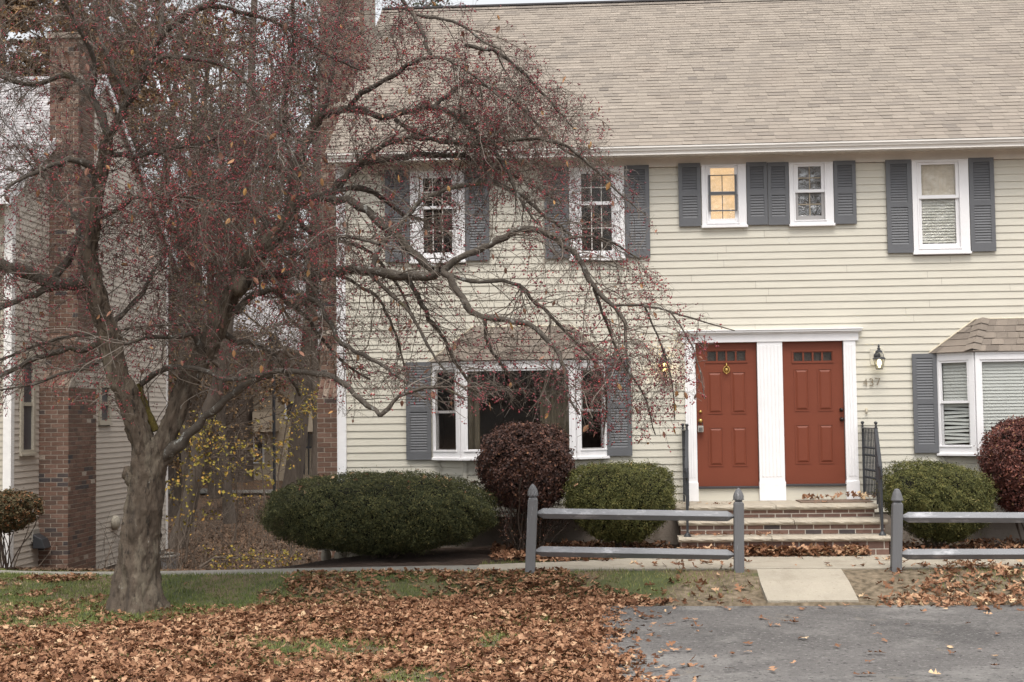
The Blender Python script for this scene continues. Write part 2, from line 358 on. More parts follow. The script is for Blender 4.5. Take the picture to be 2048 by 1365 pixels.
zoneF = lambda X, Y, Z: Z
ysl = np.concatenate([np.linspace(-30, -12, 12), np.linspace(-11.8, -4.8, 70), np.linspace(-4.74, -1.6, 70), np.linspace(-1.5, 1.5, 40)])
V, Q = grid(np.concatenate([np.linspace(-16, -9.2, 10), np.linspace(-9, 11, 260), np.linspace(11.5, 14, 4)]), ysl, ground_z)
inA = (V[:, 0] > asph_edge(V[:, 1]) + .06) & (V[:, 1] < AXL - .06); V[inA, 2] = -.33
pn_, pf2 = path_near(V[:, 0]), path_far(V[:, 0]); under = (V[:, 1] > pn_ + .03) & (V[:, 1] < pf2 - .03); V[under, 2] -= .10
ur = (V[:, 1] > pn_ + .03) & (V[:, 0] > 3.4) & (V[:, 1] < -1.6); V[ur, 2] -= .10
zone = sm(3.6, 4.6, V[:, 0] + (V[:, 1] + 4.4) * -.9) * sm(-3.15, -3.95, V[:, 1] + .12 * wn(V[:, 0], V[:, 1], 1.5, 4)) 
zone = np.maximum(zone, sm(5.3, 5.7, V[:, 0]) * sm(7.9, 7.2, V[:, 0])) * (V[:, 1] < -3.0) + .25 * wn(V[:, 0], V[:, 1], 1.1, 12) * (V[:, 0] > 3.6)
zone = np.maximum(zone, .0)
keepq = (V[Q].mean(1)[:, 1] < path_far(V[Q].mean(1)[:, 0]) + .35) | (V[Q].mean(1)[:, 0] < -2.0)
keepq &= ~((V[Q].mean(1)[:, 1] > path_far(V[Q].mean(1)[:, 0]) + 1.5))
lo_ = mk('lawn', V, [Q[keepq]], lawn_m, smooth=True); struct(lo_)
at_ = lo_.data.attributes.new('zone', 'FLOAT', 'POINT'); at_.data.foreach_set('value', zone.astype(float))
nt = lawn_m.node_tree; N = nt.nodes; L = nt.links; bs = N['Principled BSDF']; src = bs.inputs['Base Color'].links[0].from_socket
za = N.new('ShaderNodeAttribute'); za.attribute_name = 'zone'; nz = N.new('ShaderNodeTexNoise'); nz.inputs['Scale'].default_value = 5; nz.inputs['Detail'].default_value = 8
tc = N.new('ShaderNodeTexCoord'); L.new(tc.outputs['Object'], nz.inputs['Vector'])
m1 = N.new('ShaderNodeMath'); m1.operation = 'ADD'; L.new(za.outputs['Fac'], m1.inputs[0]); L.new(nz.outputs['Fac'], m1.inputs[1])
m2 = N.new('ShaderNodeMapRange'); m2.inputs['From Min'].default_value = .85; m2.inputs['From Max'].default_value = 1.15; L.new(m1.outputs[0], m2.inputs['Value'])
n5 = N.new('ShaderNodeTexNoise'); n5.inputs['Scale'].default_value = 14; n5.inputs['Detail'].default_value = 10; L.new(tc.outputs['Object'], n5.inputs['Vector'])
rp_ = N.new('ShaderNodeValToRGB'); rp_.color_ramp.elements[0].position = .3; rp_.color_ramp.elements[0].color = (.065, .050, .030, 1); rp_.color_ramp.elements[1].position = .72; rp_.color_ramp.elements[1].color = (.23, .18, .125, 1); L.new(n5.outputs['Fac'], rp_.inputs['Fac'])
mm = N.new('ShaderNodeMix'); mm.data_type = 'RGBA'; L.new(m2.outputs[0], mm.inputs['Factor']); L.new(src, mm.inputs[6]); L.new(rp_.outputs[0], mm.inputs[7]); L.new(mm.outputs[2], bs.inputs['Base Color'])
V, Q = grid(np.concatenate([np.linspace(-60, -12, 20), np.linspace(-11.5, 0.9, 60)]), np.concatenate([np.linspace(-3.2, 12, 70), np.linspace(12.5, 200, 60)]), ground_z)
V[:, 2] += .004 * (V[:, 1] < -1.9)
c = V[Q].mean(1); Q = Q[(c[:, 1] > path_far(c[:, 0]) - .3)]
struct(mk('woodland_floor', V, [Q], forest_m, smooth=True))
V, Q = grid(np.linspace(.9, 14, 130), np.linspace(-2.9, 0.3, 64), lambda X, Y: ground_z(X, Y) + .008)
V[:, 2] += .03 * wn(V[:, 0], V[:, 1], 2, 8)
c = V[Q].mean(1); Q = Q[c[:, 1] > np.where(c[:, 0] > 8.1, -2.62, np.where(c[:, 0] > 7.5, -2.1, path_far(c[:, 0]) + .05))]
struct(mk('mulch_bed', V, [Q], mulch_m, smooth=True))
V, Q = grid(np.linspace(-5, .95, 30), np.linspace(-2.6, 1.2, 20), lambda X, Y: ground_z(X, Y) + .02)
c = V[Q].mean(1); Q = Q[(c[:, 1] > path_far(c[:, 0]) - .1) & (c[:, 0] > -2.4 + .25 * np.sin(c[:, 1] * 3)) & (c[:, 1] < 0.4)]
struct(mk('mulch_bed', V, [Q], mulch_m, smooth=True))
V, Q = grid(np.concatenate([[-300, -150], np.linspace(-100, 100, 12), [150, 300]]), np.concatenate([[-200, -100], np.linspace(-60, 300, 20)]), lambda X, Y: -3 + 0 * X)
struct(mk('ground', V, [Q], forest_m))
# asphalt
xs = np.linspace(0, 1, 60); ys = np.linspace(-30, AXL, 90); X = []; 
V = np.array([[asph_edge(y) + (14.5 - asph_edge(y)) * s ** 1.5, y, -.212 + .008 * wn(s * 10, y, .6, 6) - .10 * float(sm(AXL - .02, AXL, y))] for y in ys for s in xs])
i = (np.arange(len(ys) - 1)[:, None] * 60 + np.arange(59)[None]).ravel()
struct(mk('parking_lot', V, [np.stack([i, i + 1, i + 61, i + 60], -1)], asph_m, smooth=True))
# walkway and slab
def slabmesh(name, polyf, xs, m, parent=None, thick=.12, zoff=.03):
    mb = MB(); 
    for a, b in zip(xs[:-1], xs[1:]):
        pa, pb = polyf(a), polyf(b)
        P = [(a, pa[0], pa[2] - thick), (b, pb[0], pb[2] - thick), (b, pb[1], pb[2] - thick), (a, pa[1], pa[2] - thick)]
        P += [(x, y, z + thick + zoff) for (x, y, z) in P]
        mb.hexa(P)
    return mb.build(name, m)
pf_ = lambda X: (float(path_near(np.float64(X))), float(path_far(np.float64(X))), float(zpath(np.float64(X))))
struct(slabmesh('path', pf_, list(np.arange(-13, 2.3, .6)) + [2.2], path_m, zoff=.022))
xs = [2.204, 2.7, 3.3, 4.0, 4.6]
struct(slabmesh('walkway', pf_, xs, pave_m)); struct(slabmesh('walkway', pf_, [4.606, 6.2, 7.55], pave_m))
def rp(X): return (-3.25, -2.75 if X > 8.1 else -2.2, 0.)
struct(slabmesh('walkway', rp, [7.556, 8.1, 10.5, 14], pave_m))
sl = [onY(1512, 1142, -3.27)[0], onY(1682, 1141, -3.27)[0]]
nx = 24
V = []; 
for (yy, zt) in ((-3.262, .024), (-3.8, -.06), (-4.38, -.195)):
    for s in np.linspace(0, 1, nx):
        x = sl[0] + (sl[1] - sl[0]) * s + (yy + 3.26) * (.0 if s > .5 else .0)
        jag = .012 * math.sin(s * 40) if yy < -4.3 else 0
        V.append((x + (.035 * wn(yy * 7, 1, 1, 2) if s == 0 else 0), yy + jag, zt))
V = np.array(V); Vb = V - [0, 0, .12]; n = len(V)
Q = [(r * nx + i, r * nx + i + 1, (r + 1) * nx + i + 1, (r + 1) * nx + i) for r in range(2) for i in range(nx - 1)]
Q += [(2 * nx + i, 2 * nx + i + 1, n + 2 * nx + i + 1, n + 2 * nx + i) for i in range(nx - 1)]
Q += [(r * nx, (r + 1) * nx, n + (r + 1) * nx, n + r * nx) for r in range(2)] + [(r * nx + nx - 1, (r + 1) * nx + nx - 1, n + (r + 1) * nx + nx - 1, n + r * nx + nx - 1) for r in range(2)]
struct(mk('ramp_slab', np.vstack([V, Vb]), [np.array(Q)], pave_m))

# ------------------------------------------------------------------ townhouse
EXP = .1016
H0 = thing('townhouse', 'cream clapboard townhouse with two rust red doors, grey shutters and a tan shingle roof', 'townhouse', (0, 0, 0))
XR = 13.0
ZS0 = .45                          # bottom of the siding
FZ = rect(1740, 298, 1742, 325)   # frieze band
ZF0, ZF1 = FZ[2], FZ[3]
wins = {                          # casing, glass, shutter rectangles in photograph pixels
 'w1': dict(c=(821, 340, 930, 527), g=(847, 357, 904, 506), sh=[(771, 341, 820, 525), (931, 338, 979, 522)], mid=(413, 419), mun=(3, 2), kind='dark'),
 'w2': dict(c=(1139, 334, 1249, 522), g=(1163, 348, 1223, 502), sh=[(1089, 335, 1138, 518), (1250, 332, 1299, 516)], mid=(404, 411), mun=(3, 2), kind='dark'),
 'w3': dict(c=(1403, 328, 1492, 456), g=(1421, 337, 1469, 438), sh=[(1357, 328, 1401, 454), (1493, 326, 1534, 451)], mid=(384, 391), mun=None, kind='warm'),
 'w4': dict(c=(1578, 326, 1666, 453), g=(1596, 334, 1642, 432), sh=[(1535, 326, 1577, 451), (1667, 323, 1711, 449)], mid=(380, 386), mun=(2, 2), kind='film'),
 'w5': dict(c=(1824, 321, 1937, 509), g=(1843, 330, 1911, 488), sh=[(1772, 321, 1823, 507), (1938, 317, 1988, 504)], mid=(391, 398), mun=None, kind='curtain')}
bays = {'b1': dict(x=(868, 1212), top=727, bot=918), 'b2': dict(x=(1876, 2218), top=708, bot=909)}
doorR = [rect(1392, 687, 1517, 973), rect(1566, 683, 1690, 968)]
surR = rect(1370, 661, 1715, 998)
openings = []
for k, d in wins.items(): openings.append(rect(*d['c']))
for k, d in bays.items():
    x0, x1, z0, z1 = rect(d['x'][0], d['top'], d['x'][1], d['bot']); d['r'] = (x0, x1, z0, z1); openings.append((x0 + .05, x1 - .05, z0, z1))
openings.append((surR[0] + .03, surR[1] - .03, .62, surR[3] - .04))
phase = onY(690, 906, 0)[2]; n0 = math.floor((ZS0 - phase) / EXP)
def siding(mb, XA, XB, z0, z1, ops, y=0., ph=0., axis='x', proud=.012, seams=True, sgn=-1):
    k = math.ceil((z0 - ph) / EXP - 1); z = ph + k * EXP
    while z < z1:
        a, b = max(z, z0), min(z + EXP, z1)
        if b - a > .01:
            iv = [(XA, XB)]
            for (ox0, ox1, oz0, oz1) in ops:
                if oz0 + .015 < (a + b) / 2 < oz1 - .015:
                    nv = []
                    for (p, q) in iv:
                        if ox1 <= p or ox0 >= q: nv.append((p, q)); continue
                        if ox0 > p: nv.append((p, ox0))
                        if ox1 < q: nv.append((ox1, q))
                    iv = nv
            for (p, q) in iv:
                cuts = [p]
                if seams:
                    s = p + random.uniform(1.2, 3.6)
                    while s < q - .4: cuts += [s]; s += random.uniform(2.4, 3.7)
                cuts.append(q)
                for u0, u1 in zip(cuts[:-1], cuts[1:]):
                    u1b = u1 - (.003 if u1 != q else 0); j = random.uniform(-.0012, .0012)
                    yb, yt = y + sgn * (proud + j), y
                    pts = [(u0, yb, a), (u1b, yb, a), (u1b, yt, b), (u0, yt, b)]
                    lip = [(u0, y - sgn * .004, a), (u1b, y - sgn * .004, a), (u1b, yb, a), (u0, yb, a)]
                    if axis == 'y': pts = [(q_[1], q_[0], q_[2]) for q_ in pts]; lip = [(q_[1], q_[0], q_[2]) for q_ in lip]
                    mb.quad(*pts); mb.quad(*lip)
        z += EXP
mb = MB(); siding(mb, .1, XR, ZS0, ZF0, openings, 0, phase)
for (a, b, z0, z1) in openings[:0]: pass
mb.build('siding', siding_m, H0)
mb = MB(); mb.box(-.012, .105, -.034, .10, ZS0 - .02, ZF1 + .02); mb.box(-.025, -.002, -.034, .12, ZS0 - .02, ZF1)
mb.build('corner_board', white_m, H0, bevel=.004)
# shell: gable end and back in siding-coloured boards, foundation
HD = 10.0
mb = MB(); siding(mb, .12, HD, ZS0, ZF1 + .2, [], 0.0, phase, axis='y', seams=False)
zr, ye = 5.54, -.38
SL = .667; YR = HD / 2; ZE = 5.44
def roofz(Y): return ZE + SL * (Y - ye)
mb.add([(0, 0, ZF1), (0, HD, ZF1), (0, YR, roofz(YR) - .12)], T=[(0, 1, 2)])
mb.build('gable_siding', siding_m, H0)
mb = MB(); mb.box(-.0, XR, .006, .25, -.6, ZS0 - .001); mb.box(.0, .25, .26, HD, -1.6, ZS0 - .001); mb.box(.26, XR, HD - .25, HD, -1.6, 5.4)
mb.build('foundation', conc_m, H0)
# frieze, dentils, soffit, fascia, gutter
mb = MB(); mb.box(.0, XR, -.022, .05, ZF0, ZF1 + .04); mb.box(-.02, XR, -.34, -.022, ZF1 + .035, ZF1 + .055)
mb.box(.0, XR, -.052, -.022, ZF1 - .075, ZF1 + .034)
mb.build('frieze_board', frieze_m, H0, bevel=.003)
pl = [(.06, -.053)]; x = .12
while x < XR - .1: pl += [(x, -.053), (x, -.098), (x + .058, -.098), (x + .058, -.053)]; x += .1165
za_, zb_ = ZF1 - .055, ZF1 + .022; V = []
for (x, y) in pl: V += [(x, y, za_), (x, y, zb_), (x, -.050, za_)]
mk('dentil_moulding', V, [np.array([q for i in range(len(pl) - 1) for q in ((3 * i, 3 * i + 3, 3 * i + 4, 3 * i + 1), (3 * i, 3 * i + 2, 3 * i + 5, 3 * i + 3))])], frieze_m, H0)
GT = rect(1740, 283, 1742, 297, -.42)
gz0, gz1 = GT[2], GT[3]
mb = MB()
prof = [(-.36, gz0), (-.405, gz0), (-.415, gz0 + .022), (-.44, gz0 + .05), (-.452, gz1 - .02), (-.452, gz1 - .022)]
for (a, b) in ((0, 1), (1, 2), (2, 3), (3, 4)):
    p, q = prof[a], prof[b]; mb.quad((-.06, p[0], p[1]), (XR, p[0], p[1]), (XR, q[0], q[1]), (-.06, q[0], q[1]))
mb.box(-.06, XR, -.462, -.445, gz1 - .022, gz1); mb.box(-.06, XR, -.345, -.335, gz0 - .03, gz1 + .01); mb.box(-.062, -.056, -.455, -.34, gz0, gz1)
mb.box(-.06, XR, -.444, -.345, gz0 + .04, gz0 + .046)
mb.box(-.065, XR, -.425, -.335, gz0 - .018, gz0 - .002)
mb.build('gutter', gutter_m, H0)
# roof
ZE = gz1 + .015
def roof(name, X0, X1, ye, ze, run, slope, m, parent, expo=.127, tab=.22, left_only=False, back=True, sd=1):
    r_ = np.random.default_rng(sd); mb = MB(); th = math.atan(slope); c_, s_ = math.cos(th), math.sin(th)
    Ls = run / c_; n = int(Ls / expo) + 1
    for i in range(n):
        a = i * expo; b = min((i + 1) * expo + .012, Ls)
        x = X0 - r_.uniform(0, tab)
        rowt = r_.uniform(-.03, .03)
        while x < X1:
            wd = tab * r_.uniform(.55, 1.25); p, q = max(x, X0), min(x + wd - .003, X1)
            if q - p > .01:
                lift = .006 + (.004 if r_.random() < .3 else 0) + r_.uniform(0, .0012); t = np.clip(r_.normal(.5, .12) + rowt, 0, 1)
                def pt(X, s, h): return (X, ye + s * c_ - h * s_, ze + s * s_ + h * c_)
                mb.quad(pt(p, a, lift), pt(q, a, lift), pt(q, b, .0005), pt(p, b, .0005), tint=t)
                mb.quad(pt(p, a, 0), pt(q, a, 0), pt(q, a, lift), pt(p, a, lift), tint=t * .35)
            x += wd
    yr, zr_ = ye + run, ze + run * slope
    mb.quad((X0, ye, ze - .004), (X1, ye, ze - .004), (X1, yr, zr_ - .004), (X0, yr, zr_ - .004), tint=.3)
    if back:
        mb.quad((X0, yr, zr_), (X1, yr, zr_), (X1, yr + run, ze), (X0, yr + run, ze), tint=.5)
        x = X0
        while x < X1:  # ridge caps
            mb.quad((x, yr - .12, zr_ - .12 * slope + .022), (x + .3, yr - .12, zr_ - .12 * slope + .022), (x + .3, yr, zr_ + .028), (x, yr, zr_ + .028), tint=r_.uniform(.1, .5)); x += .302
    return mb.build(name, m, parent)
roof('roof', -.11, XR, -.40, ZE, 5.37, SL, shingle_m, H0)
yr_, zr_ = -.40 + 5.37, ZE + 5.37 * SL
mb = MB()
for (y0, z0, y1, z1) in ((-.38, ZE - .02, yr_, zr_ - .02), (yr_, zr_ - .02, yr_ + 5.3, ZE - .02)):
    mb.hexa([(-.10, y0, z0 - .14), (-.07, y0, z0 - .14), (-.07, y0, z0), (-.10, y0, z0), (-.10, y1, z1 - .14), (-.07, y1, z1 - .14), (-.07, y1, z1), (-.10, y1, z1)])
mb.box(-.1, XR, yr_ - .05, yr_ + .06, zr_ + .02, zr_ + .05)
mb.build('rake_board', dark_m, H0)

def shutter(r, par, y=-.03, m=shut_m):
    x0, x1, z0, z1 = r; mb = MB(); w = x1 - x0; st = w * .17; yf = y - .022; zm = z0 + (z1 - z0) * .515
    rails = [(z0, z0 + .115), (zm - .035, zm + .035), (z1 - .06, z1)]
    mb.box(x0, x0 + st, yf, y, z0, z1); mb.box(x1 - st, x1, yf, y, z0, z1)
    for a, b in rails: mb.box(x0 + st, x1 - st, yf, y, a, b)
    mb.box(x0 + st, x1 - st, y - .004, y - .001, z0 + .1, z1 - .05)
    for a, b in ((rails[0][1], rails[1][0]), (rails[1][1], rails[2][0])):
        n = max(3, round((b - a) / .037)); h = (b - a) / n
        for i in range(n):
            z = a + i * h + .002
            mb.hexa([(x0 + st, yf + .003, z), (x1 - st, yf + .003, z), (x1 - st, yf + .007, z), (x0 + st, yf + .007, z),
                     (x0 + st, y - .008, z + h * .80), (x1 - st, y - .008, z + h * .80), (x1 - st, y - .004, z + h * .80), (x0 + st, y - .004, z + h * .80)])
    return mb.build('shutter', m, par)
def frame4(mb, r, g, y0, y1):    # ring of four boards between outer rect r and inner rect g
    mb.box(r[0], g[0], y0, y1, r[2], r[3]); mb.box(g[1], r[1], y0, y1, r[2], r[3]); mb.box(g[0], g[1], y0, y1, r[2], g[2]); mb.box(g[0], g[1], y0, y1, g[3], r[3])
def blinds(r, y, m, par, pitch=.05, tilt=.6, sag=0):
    mb = MB(); z = r[3] - .02; k = 0
    while z > r[2] + .01:
        d = .010; s = sag * (k % 5 - 2) * .004
        mb.hexa([(r[0], y - d, z - .018 * tilt - s), (r[1], y - d, z - .018 * tilt + s), (r[1], y + d, z + .018 * tilt + s), (r[0], y + d, z + .018 * tilt - s),
                 (r[0], y - d, z - .018 * tilt + .003 - s), (r[1], y - d, z - .018 * tilt + .003 + s), (r[1], y + d, z + .018 * tilt + .003 + s), (r[0], y + d, z + .018 * tilt + .003 - s)])
        z -= pitch; k += 1
    return mb.build('blind', m, par)
def roombox(r, m, par, dep=.9, y=.06):
    x0, x1, z0, z1 = r[0] - .05, r[1] + .05, r[2] - .05, r[3] + .05; mb = MB()
    a, b = y, y + dep
    mb.quad((x0, b, z0), (x1, b, z0), (x1, b, z1), (x0, b, z1)); mb.quad((x0, a, z0), (x0, b, z0), (x0, b, z1), (x0, a, z1))
    mb.quad((x1, a, z0), (x1, b, z0), (x1, b, z1), (x1, a, z1)); mb.quad((x0, a, z1), (x1, a, z1), (x1, b, z1), (x0, b, z1)); mb.quad((x0, a, z0), (x1, a, z0), (x1, b, z0), (x0, b, z0))
    return mb.build('room', m, par)
for k, d in wins.items():
    C_ = rect(*d['c']); G = rect(*d['g']); gm = (d['g'][0] + d['g'][2]) / 2
    zm0, zm1 = onY(gm, d['mid'][1], 0)[2], onY(gm, d['mid'][0], 0)[2]
    O = (G[0] - .045, G[1] + .045, G[2] - .065, G[3] + .03)   # sash opening
    mb = MB(); cz = (C_[0], C_[1], C_[2] + .03, min(C_[3], ZF0 + .01))
    frame4(mb, cz, O, -.048, .03); frame4(mb, (O[0] - .02, O[1] + .02, O[2] - .015, O[3] + .015), O, -.058, -.049)
    mb.box(C_[0] - .012, C_[1] + .012, -.075, .02, C_[2] - .004, C_[2] + .028)
    mb.box(C_[0], C_[1], -.056, -.020, cz[3] - .02, cz[3] + .001)
    win = mb.build('window', white_m, H0, bevel=.003)
    up = (O[0], O[1], zm0 - .0, O[3]); lo = (O[0], O[1], O[2], zm1)
    mb = MB(); frame4(mb, up, (G[0], G[1], zm1, G[3]), -.032, -.004)
    mb.build('sash', white_m, win, bevel=.002)
    mb = MB(); lm = screen_m if d['kind'] == 'film' else white_m
    frame4(mb, lo, (G[0], G[1], G[2], zm0), -.003, .025); mb.build('sash', lm, win, bevel=.002)
    gm_ = film2_m if d['kind'] == 'film' else film_m if d['kind'] in ('warm', 'curtain') else glass_m
    mb = MB(); mb.box(G[0] - .004, G[1] + .004, -.020, -.016, zm1 - .004, G[3] + .004); mb.build('pane', gm_, win)
    mb = MB(); mb.box(G[0] - .004, G[1] + .004, .008, .012, G[2] - .004, zm0 + .004); mb.build('pane', gm_, win)
    if d['mun']:
        nx_, nz = d['mun']; mb = MB()
        for (a, b, yy) in ((zm1, G[3], -.028), (G[2], zm0, .0)):
            for i in range(1, nx_): x = G[0] + (G[1] - G[0]) * i / nx_; mb.box(x - .0065, x + .0065, yy, yy + .010, a, b)
            for i in range(1, nz): z = a + (b - a) * i / nz; mb.box(G[0], G[1], yy + .001, yy + .009, z - .0065, z + .0065)
        mb.build('muntin', gutter_m if k != 'w4' else mat('cream_muntin', (.36, .30, .22), .6), win)
    if d['kind'] == 'warm':
        roombox(G, warm_m, H0, .5); mb = MB(); frame4(mb, (G[0] - .03, G[1] + .03, G[2] + .10, G[3] - .1), (G[0] + .0, G[1] - .0, G[2] + .115, G[3] - .112), -.052, -.035)
        mb.box(G[0], G[1], -.045, -.035, (zm0 + zm1) / 2 - .02, (zm0 + zm1) / 2 + .02)
        xm = (G[0] + G[1]) / 2; mb.box(xm - .006, xm + .006, .03, .04, G[2], G[3] - .1); mb.box(G[0], G[1], .031, .039, G[2] + .12, G[2] + .13)
        mb.build('storm_sash', shut_m, win)
    elif d['kind'] == 'curtain':
        roombox(G, room_m, H0, .5); mb = MB(); xs = np.linspace(G[0] - .03, G[1] + .03, 40)
        for a, b in zip(xs[:-1], xs[1:]):
            ya, yb = .032 + .005 * math.sin(a * 60), .032 + .005 * math.sin(b * 60); mb.quad((a, ya, zm1), (b, yb, zm1), (b, yb, G[3] + .05), (a, ya, G[3] + .05))
        mb.build('curtain', curt_m, win); blinds((G[0], G[1], G[2], zm1 + .02), .045, blind_m, win, .040, 1.0)
    else: roombox(G, room_m, H0)
    for s in d['sh']: shutter(rect(*s), H0)
# bays
def bay(x0, x1, z0, z1, ml, mr, roofpts, kind):
    """angled bay window: outer casing x0..x1, front face between ml and mr, projecting 0.34 m"""
    D = .36; fx0, fx1 = x0 + .42, x1 - .42
    mb = MB()
    def seg(p, q, a, b, t0, t1, wd=None):  # box along a segment p->q in plan from fraction a to b, z t0..t1, thickness outwards
        p = np.array(p); q = np.array(q); d = q - p; L_ = np.linalg.norm(d); d = d / L_; nrm = np.array([d[1], -d[0]])
        A, B = p + d * a, p + d * b; o = wd if wd else (0, .035)
        pts = [(*(A + nrm * o[0]), t0), (*(B + nrm * o[0]), t0), (*(B + nrm * o[1]), t0), (*(A + nrm * o[1]), t0)]
        return pts + [(x, y, t1) for (x, y, _) in pts]
    Pt = [(x0, .0), (fx0, -D), (fx1, -D), (x1, .0)]
    segs = [(Pt[0], Pt[1]), (Pt[1], Pt[2]), (Pt[2], Pt[3])]
    root = None; meshes = []
    ln = [np.hypot(q[0] - p[0], q[1] - p[1]) for p, q in segs]
    ops = []
    for i, ((p, q), l) in enumerate(zip(segs, ln)):
        cw = .075 if i != 1 else .06
        a, b = cw, l - cw
        if i == 0: a = .045
        if i == 2: b = l - .045
        zb, zt = z0 + .115, z1 - .075
        mb.hexa(seg(p, q, 0, a, z0, z1)); mb.hexa(seg(p, q, b, l, z0, z1)); mb.hexa(seg(p, q, a, b, z0, zb)); mb.hexa(seg(p, q, a, b, zt, z1))
        ops.append((p, q, a, b, zb, zt))
        mb.hexa(seg(p, q, -.01, l + .01, z0 - .006, z0 + .028, (0, .06)))
        mb.hexa(seg(p, q, a - .02, b + .02, zb - .004, zb + .02, (.030, .046)))
    win = mb.build('bay_window', white_m, H0, bevel=.003)
    for i, (p, q, a, b, zb, zt) in enumerate(ops):
        if i != 1:
            zm = zb + (zt - zb) * (.485 if kind == 'dark' else .52)
            mb = MB(); f = .035 if kind == 'dark' else .03
            sm_ = screen_m if kind == 'dark' else white_m
            for (t0, t1, o) in ((zm - .018, zt, (-.0, .022)), (zb, zm + .018, (-.022, -.001))):
                mb.hexa(seg(p, q, a, a + f, t0, t1, o)); mb.hexa(seg(p, q, b - f, b, t0, t1, o)); mb.hexa(seg(p, q, a + f, b - f, t0, t0 + f, o)); mb.hexa(seg(p, q, a + f, b - f, t1 - f, t1, o))
            mb.build('sash', sm_, win)
        else:
            mb = MB(); f = .03
            for (u, v, t0, t1) in ((a, a + f, zb, zt), (b - f, b, zb, zt), (a + f, b - f, zb, zb + f), (a + f, b - f, zt - f, zt)): mb.hexa(seg(p, q, u, v, t0, t1, (0, .02)))
            mb.build('sash', white_m, win)
        mb = MB(); mb.hexa(seg(p, q, a, b, zb, zt, (.004, .008))); mb.build('pane', glass_m, win)
        if kind == 'blind':
            pp, qq = np.array(p), np.array(q); d = norm(qq - pp); nr = np.array([d[1], -d[0]]); mb = MB(); z = zt - .03; k_ = 0; zl = zb + .02
            while z > zl:
                low = (i == 0 and z < zb + (zt - zb) * .5); A, B = pp + d * (a + .02), pp + d * (b - .02); sg = .012 * math.sin(k_ * 1.7) if low else 0
                hh = .017 if low else .0235
                P = []
                for dz in (0, .003):
                    for (c_, o_, s_) in ((A, -.036, -sg), (B, -.036, sg), (B, -.050, sg), (A, -.050, -sg)):
                        e = c_ + nr * o_; P.append((e[0], e[1], z + s_ + dz + (hh if o_ < -.04 else -hh)))
                mb.hexa(P); z -= .045 if not low else .05; k_ += 1
            mb.build('blind', blind_m, win)
    # room
    mb = MB(); mb.quad((x0, 1.2, z0 - .1), (x1, 1.2, z0 - .1), (x1, 1.2, z1 + .1), (x0, 1.2, z1 + .1)); mb.quad((x0, 0.03, z0), (x0, 1.2, z0), (x0, 1.2, z1), (x0, 0.03, z1)); mb.quad((x1, 0.03, z0), (x1, 1.2, z0), (x1, 1.2, z1), (x1, 0.03, z1))
    mb.add([(*Pt[0], z0 + .01), (*Pt[1], z0 + .01), (*Pt[2], z0 + .01), (*Pt[3], z0 + .01), (x1, 1.2, z0 + .01), (x0, 1.2, z0 + .01)], [(0, 1, 2, 3), (0, 3, 4, 5)])
    mb.add([(*Pt[0], z1 - .01), (*Pt[1], z1 - .01), (*Pt[2], z1 - .01), (*Pt[3], z1 - .01), (x1, 1.2, z1 - .01), (x0, 1.2, z1 - .01)], [(0, 1, 2, 3), (0, 3, 4, 5)])
    mb.build('room', room_m, H0)
    # skirt under the bay, tucked in a little, with siding
    s0, s1 = (x0 + .10, .0), (fx0 + .04, -D + .08); s2, s3 = (fx1 - .04, -D + .08), (x1 - .10, .0); mb = MB(); tr = MB()
    for (p, q) in ((s0, s1), (s1, s2), (s2, s3)):
        z = z0 - .004
        pp, qq = np.array(p), np.array(q); d = norm(qq - pp); nr = np.array([d[1], -d[0]])
        while z > ZS0:
            b = max(z - EXP, ZS0); A, B = pp, qq
            mb.quad((*(A + nr * .014), b), (*(B + nr * .014), b), (*B, z), (*A, z)); mb.quad((*A, b), (*B, b), (*(B + nr * .014), b), (*(A + nr * .014), b)); z -= EXP
    mb.quad((*s0, ZS0), (*s1, ZS0), (*s2, ZS0), (*s3, ZS0))
    mb.build('bay_skirt', siding_m, H0)
    for (x, y) in (s1, s2): MB().box(x - .028, x + .028, y - .02, y + .02, ZS0, z0 - .006).build('bay_trim', siding_m, H0)
    for (sx, sg) in ((x0, 1), (x1, -1)):
        tr = MB(); tr.hexa([(sx + sg * .10, -.03, z0 - .16), (sx + sg * .13, -.03, z0 - .16), (sx + sg * .13, -.01, z0 - .16), (sx + sg * .10, -.01, z0 - .16),
                 (sx, -.03, z0 - .01), (sx + sg * .03, -.03, z0 - .01), (sx + sg * .03, -.01, z0 - .01), (sx, -.01, z0 - .01)]); tr.build('bay_trim', siding_m, H0)
    # hipped shingle roof
    e0, t0x, t1x, e1, ze, zt_ = roofpts; ov = .07
    E = [np.array((e0, -.02, ze)), np.array((fx0 - .05, -D - ov, ze)), np.array((fx1 + .05, -D - ov, ze)), np.array((e1, -.02, ze))]
    Tp = [np.array((t0x, -.02, zt_)), np.array((t0x + .10, -.05, zt_ + .0)), np.array((t1x - .10, -.05, zt_)), np.array((t1x, -.02, zt_))]
    mb = MB(); n = 5
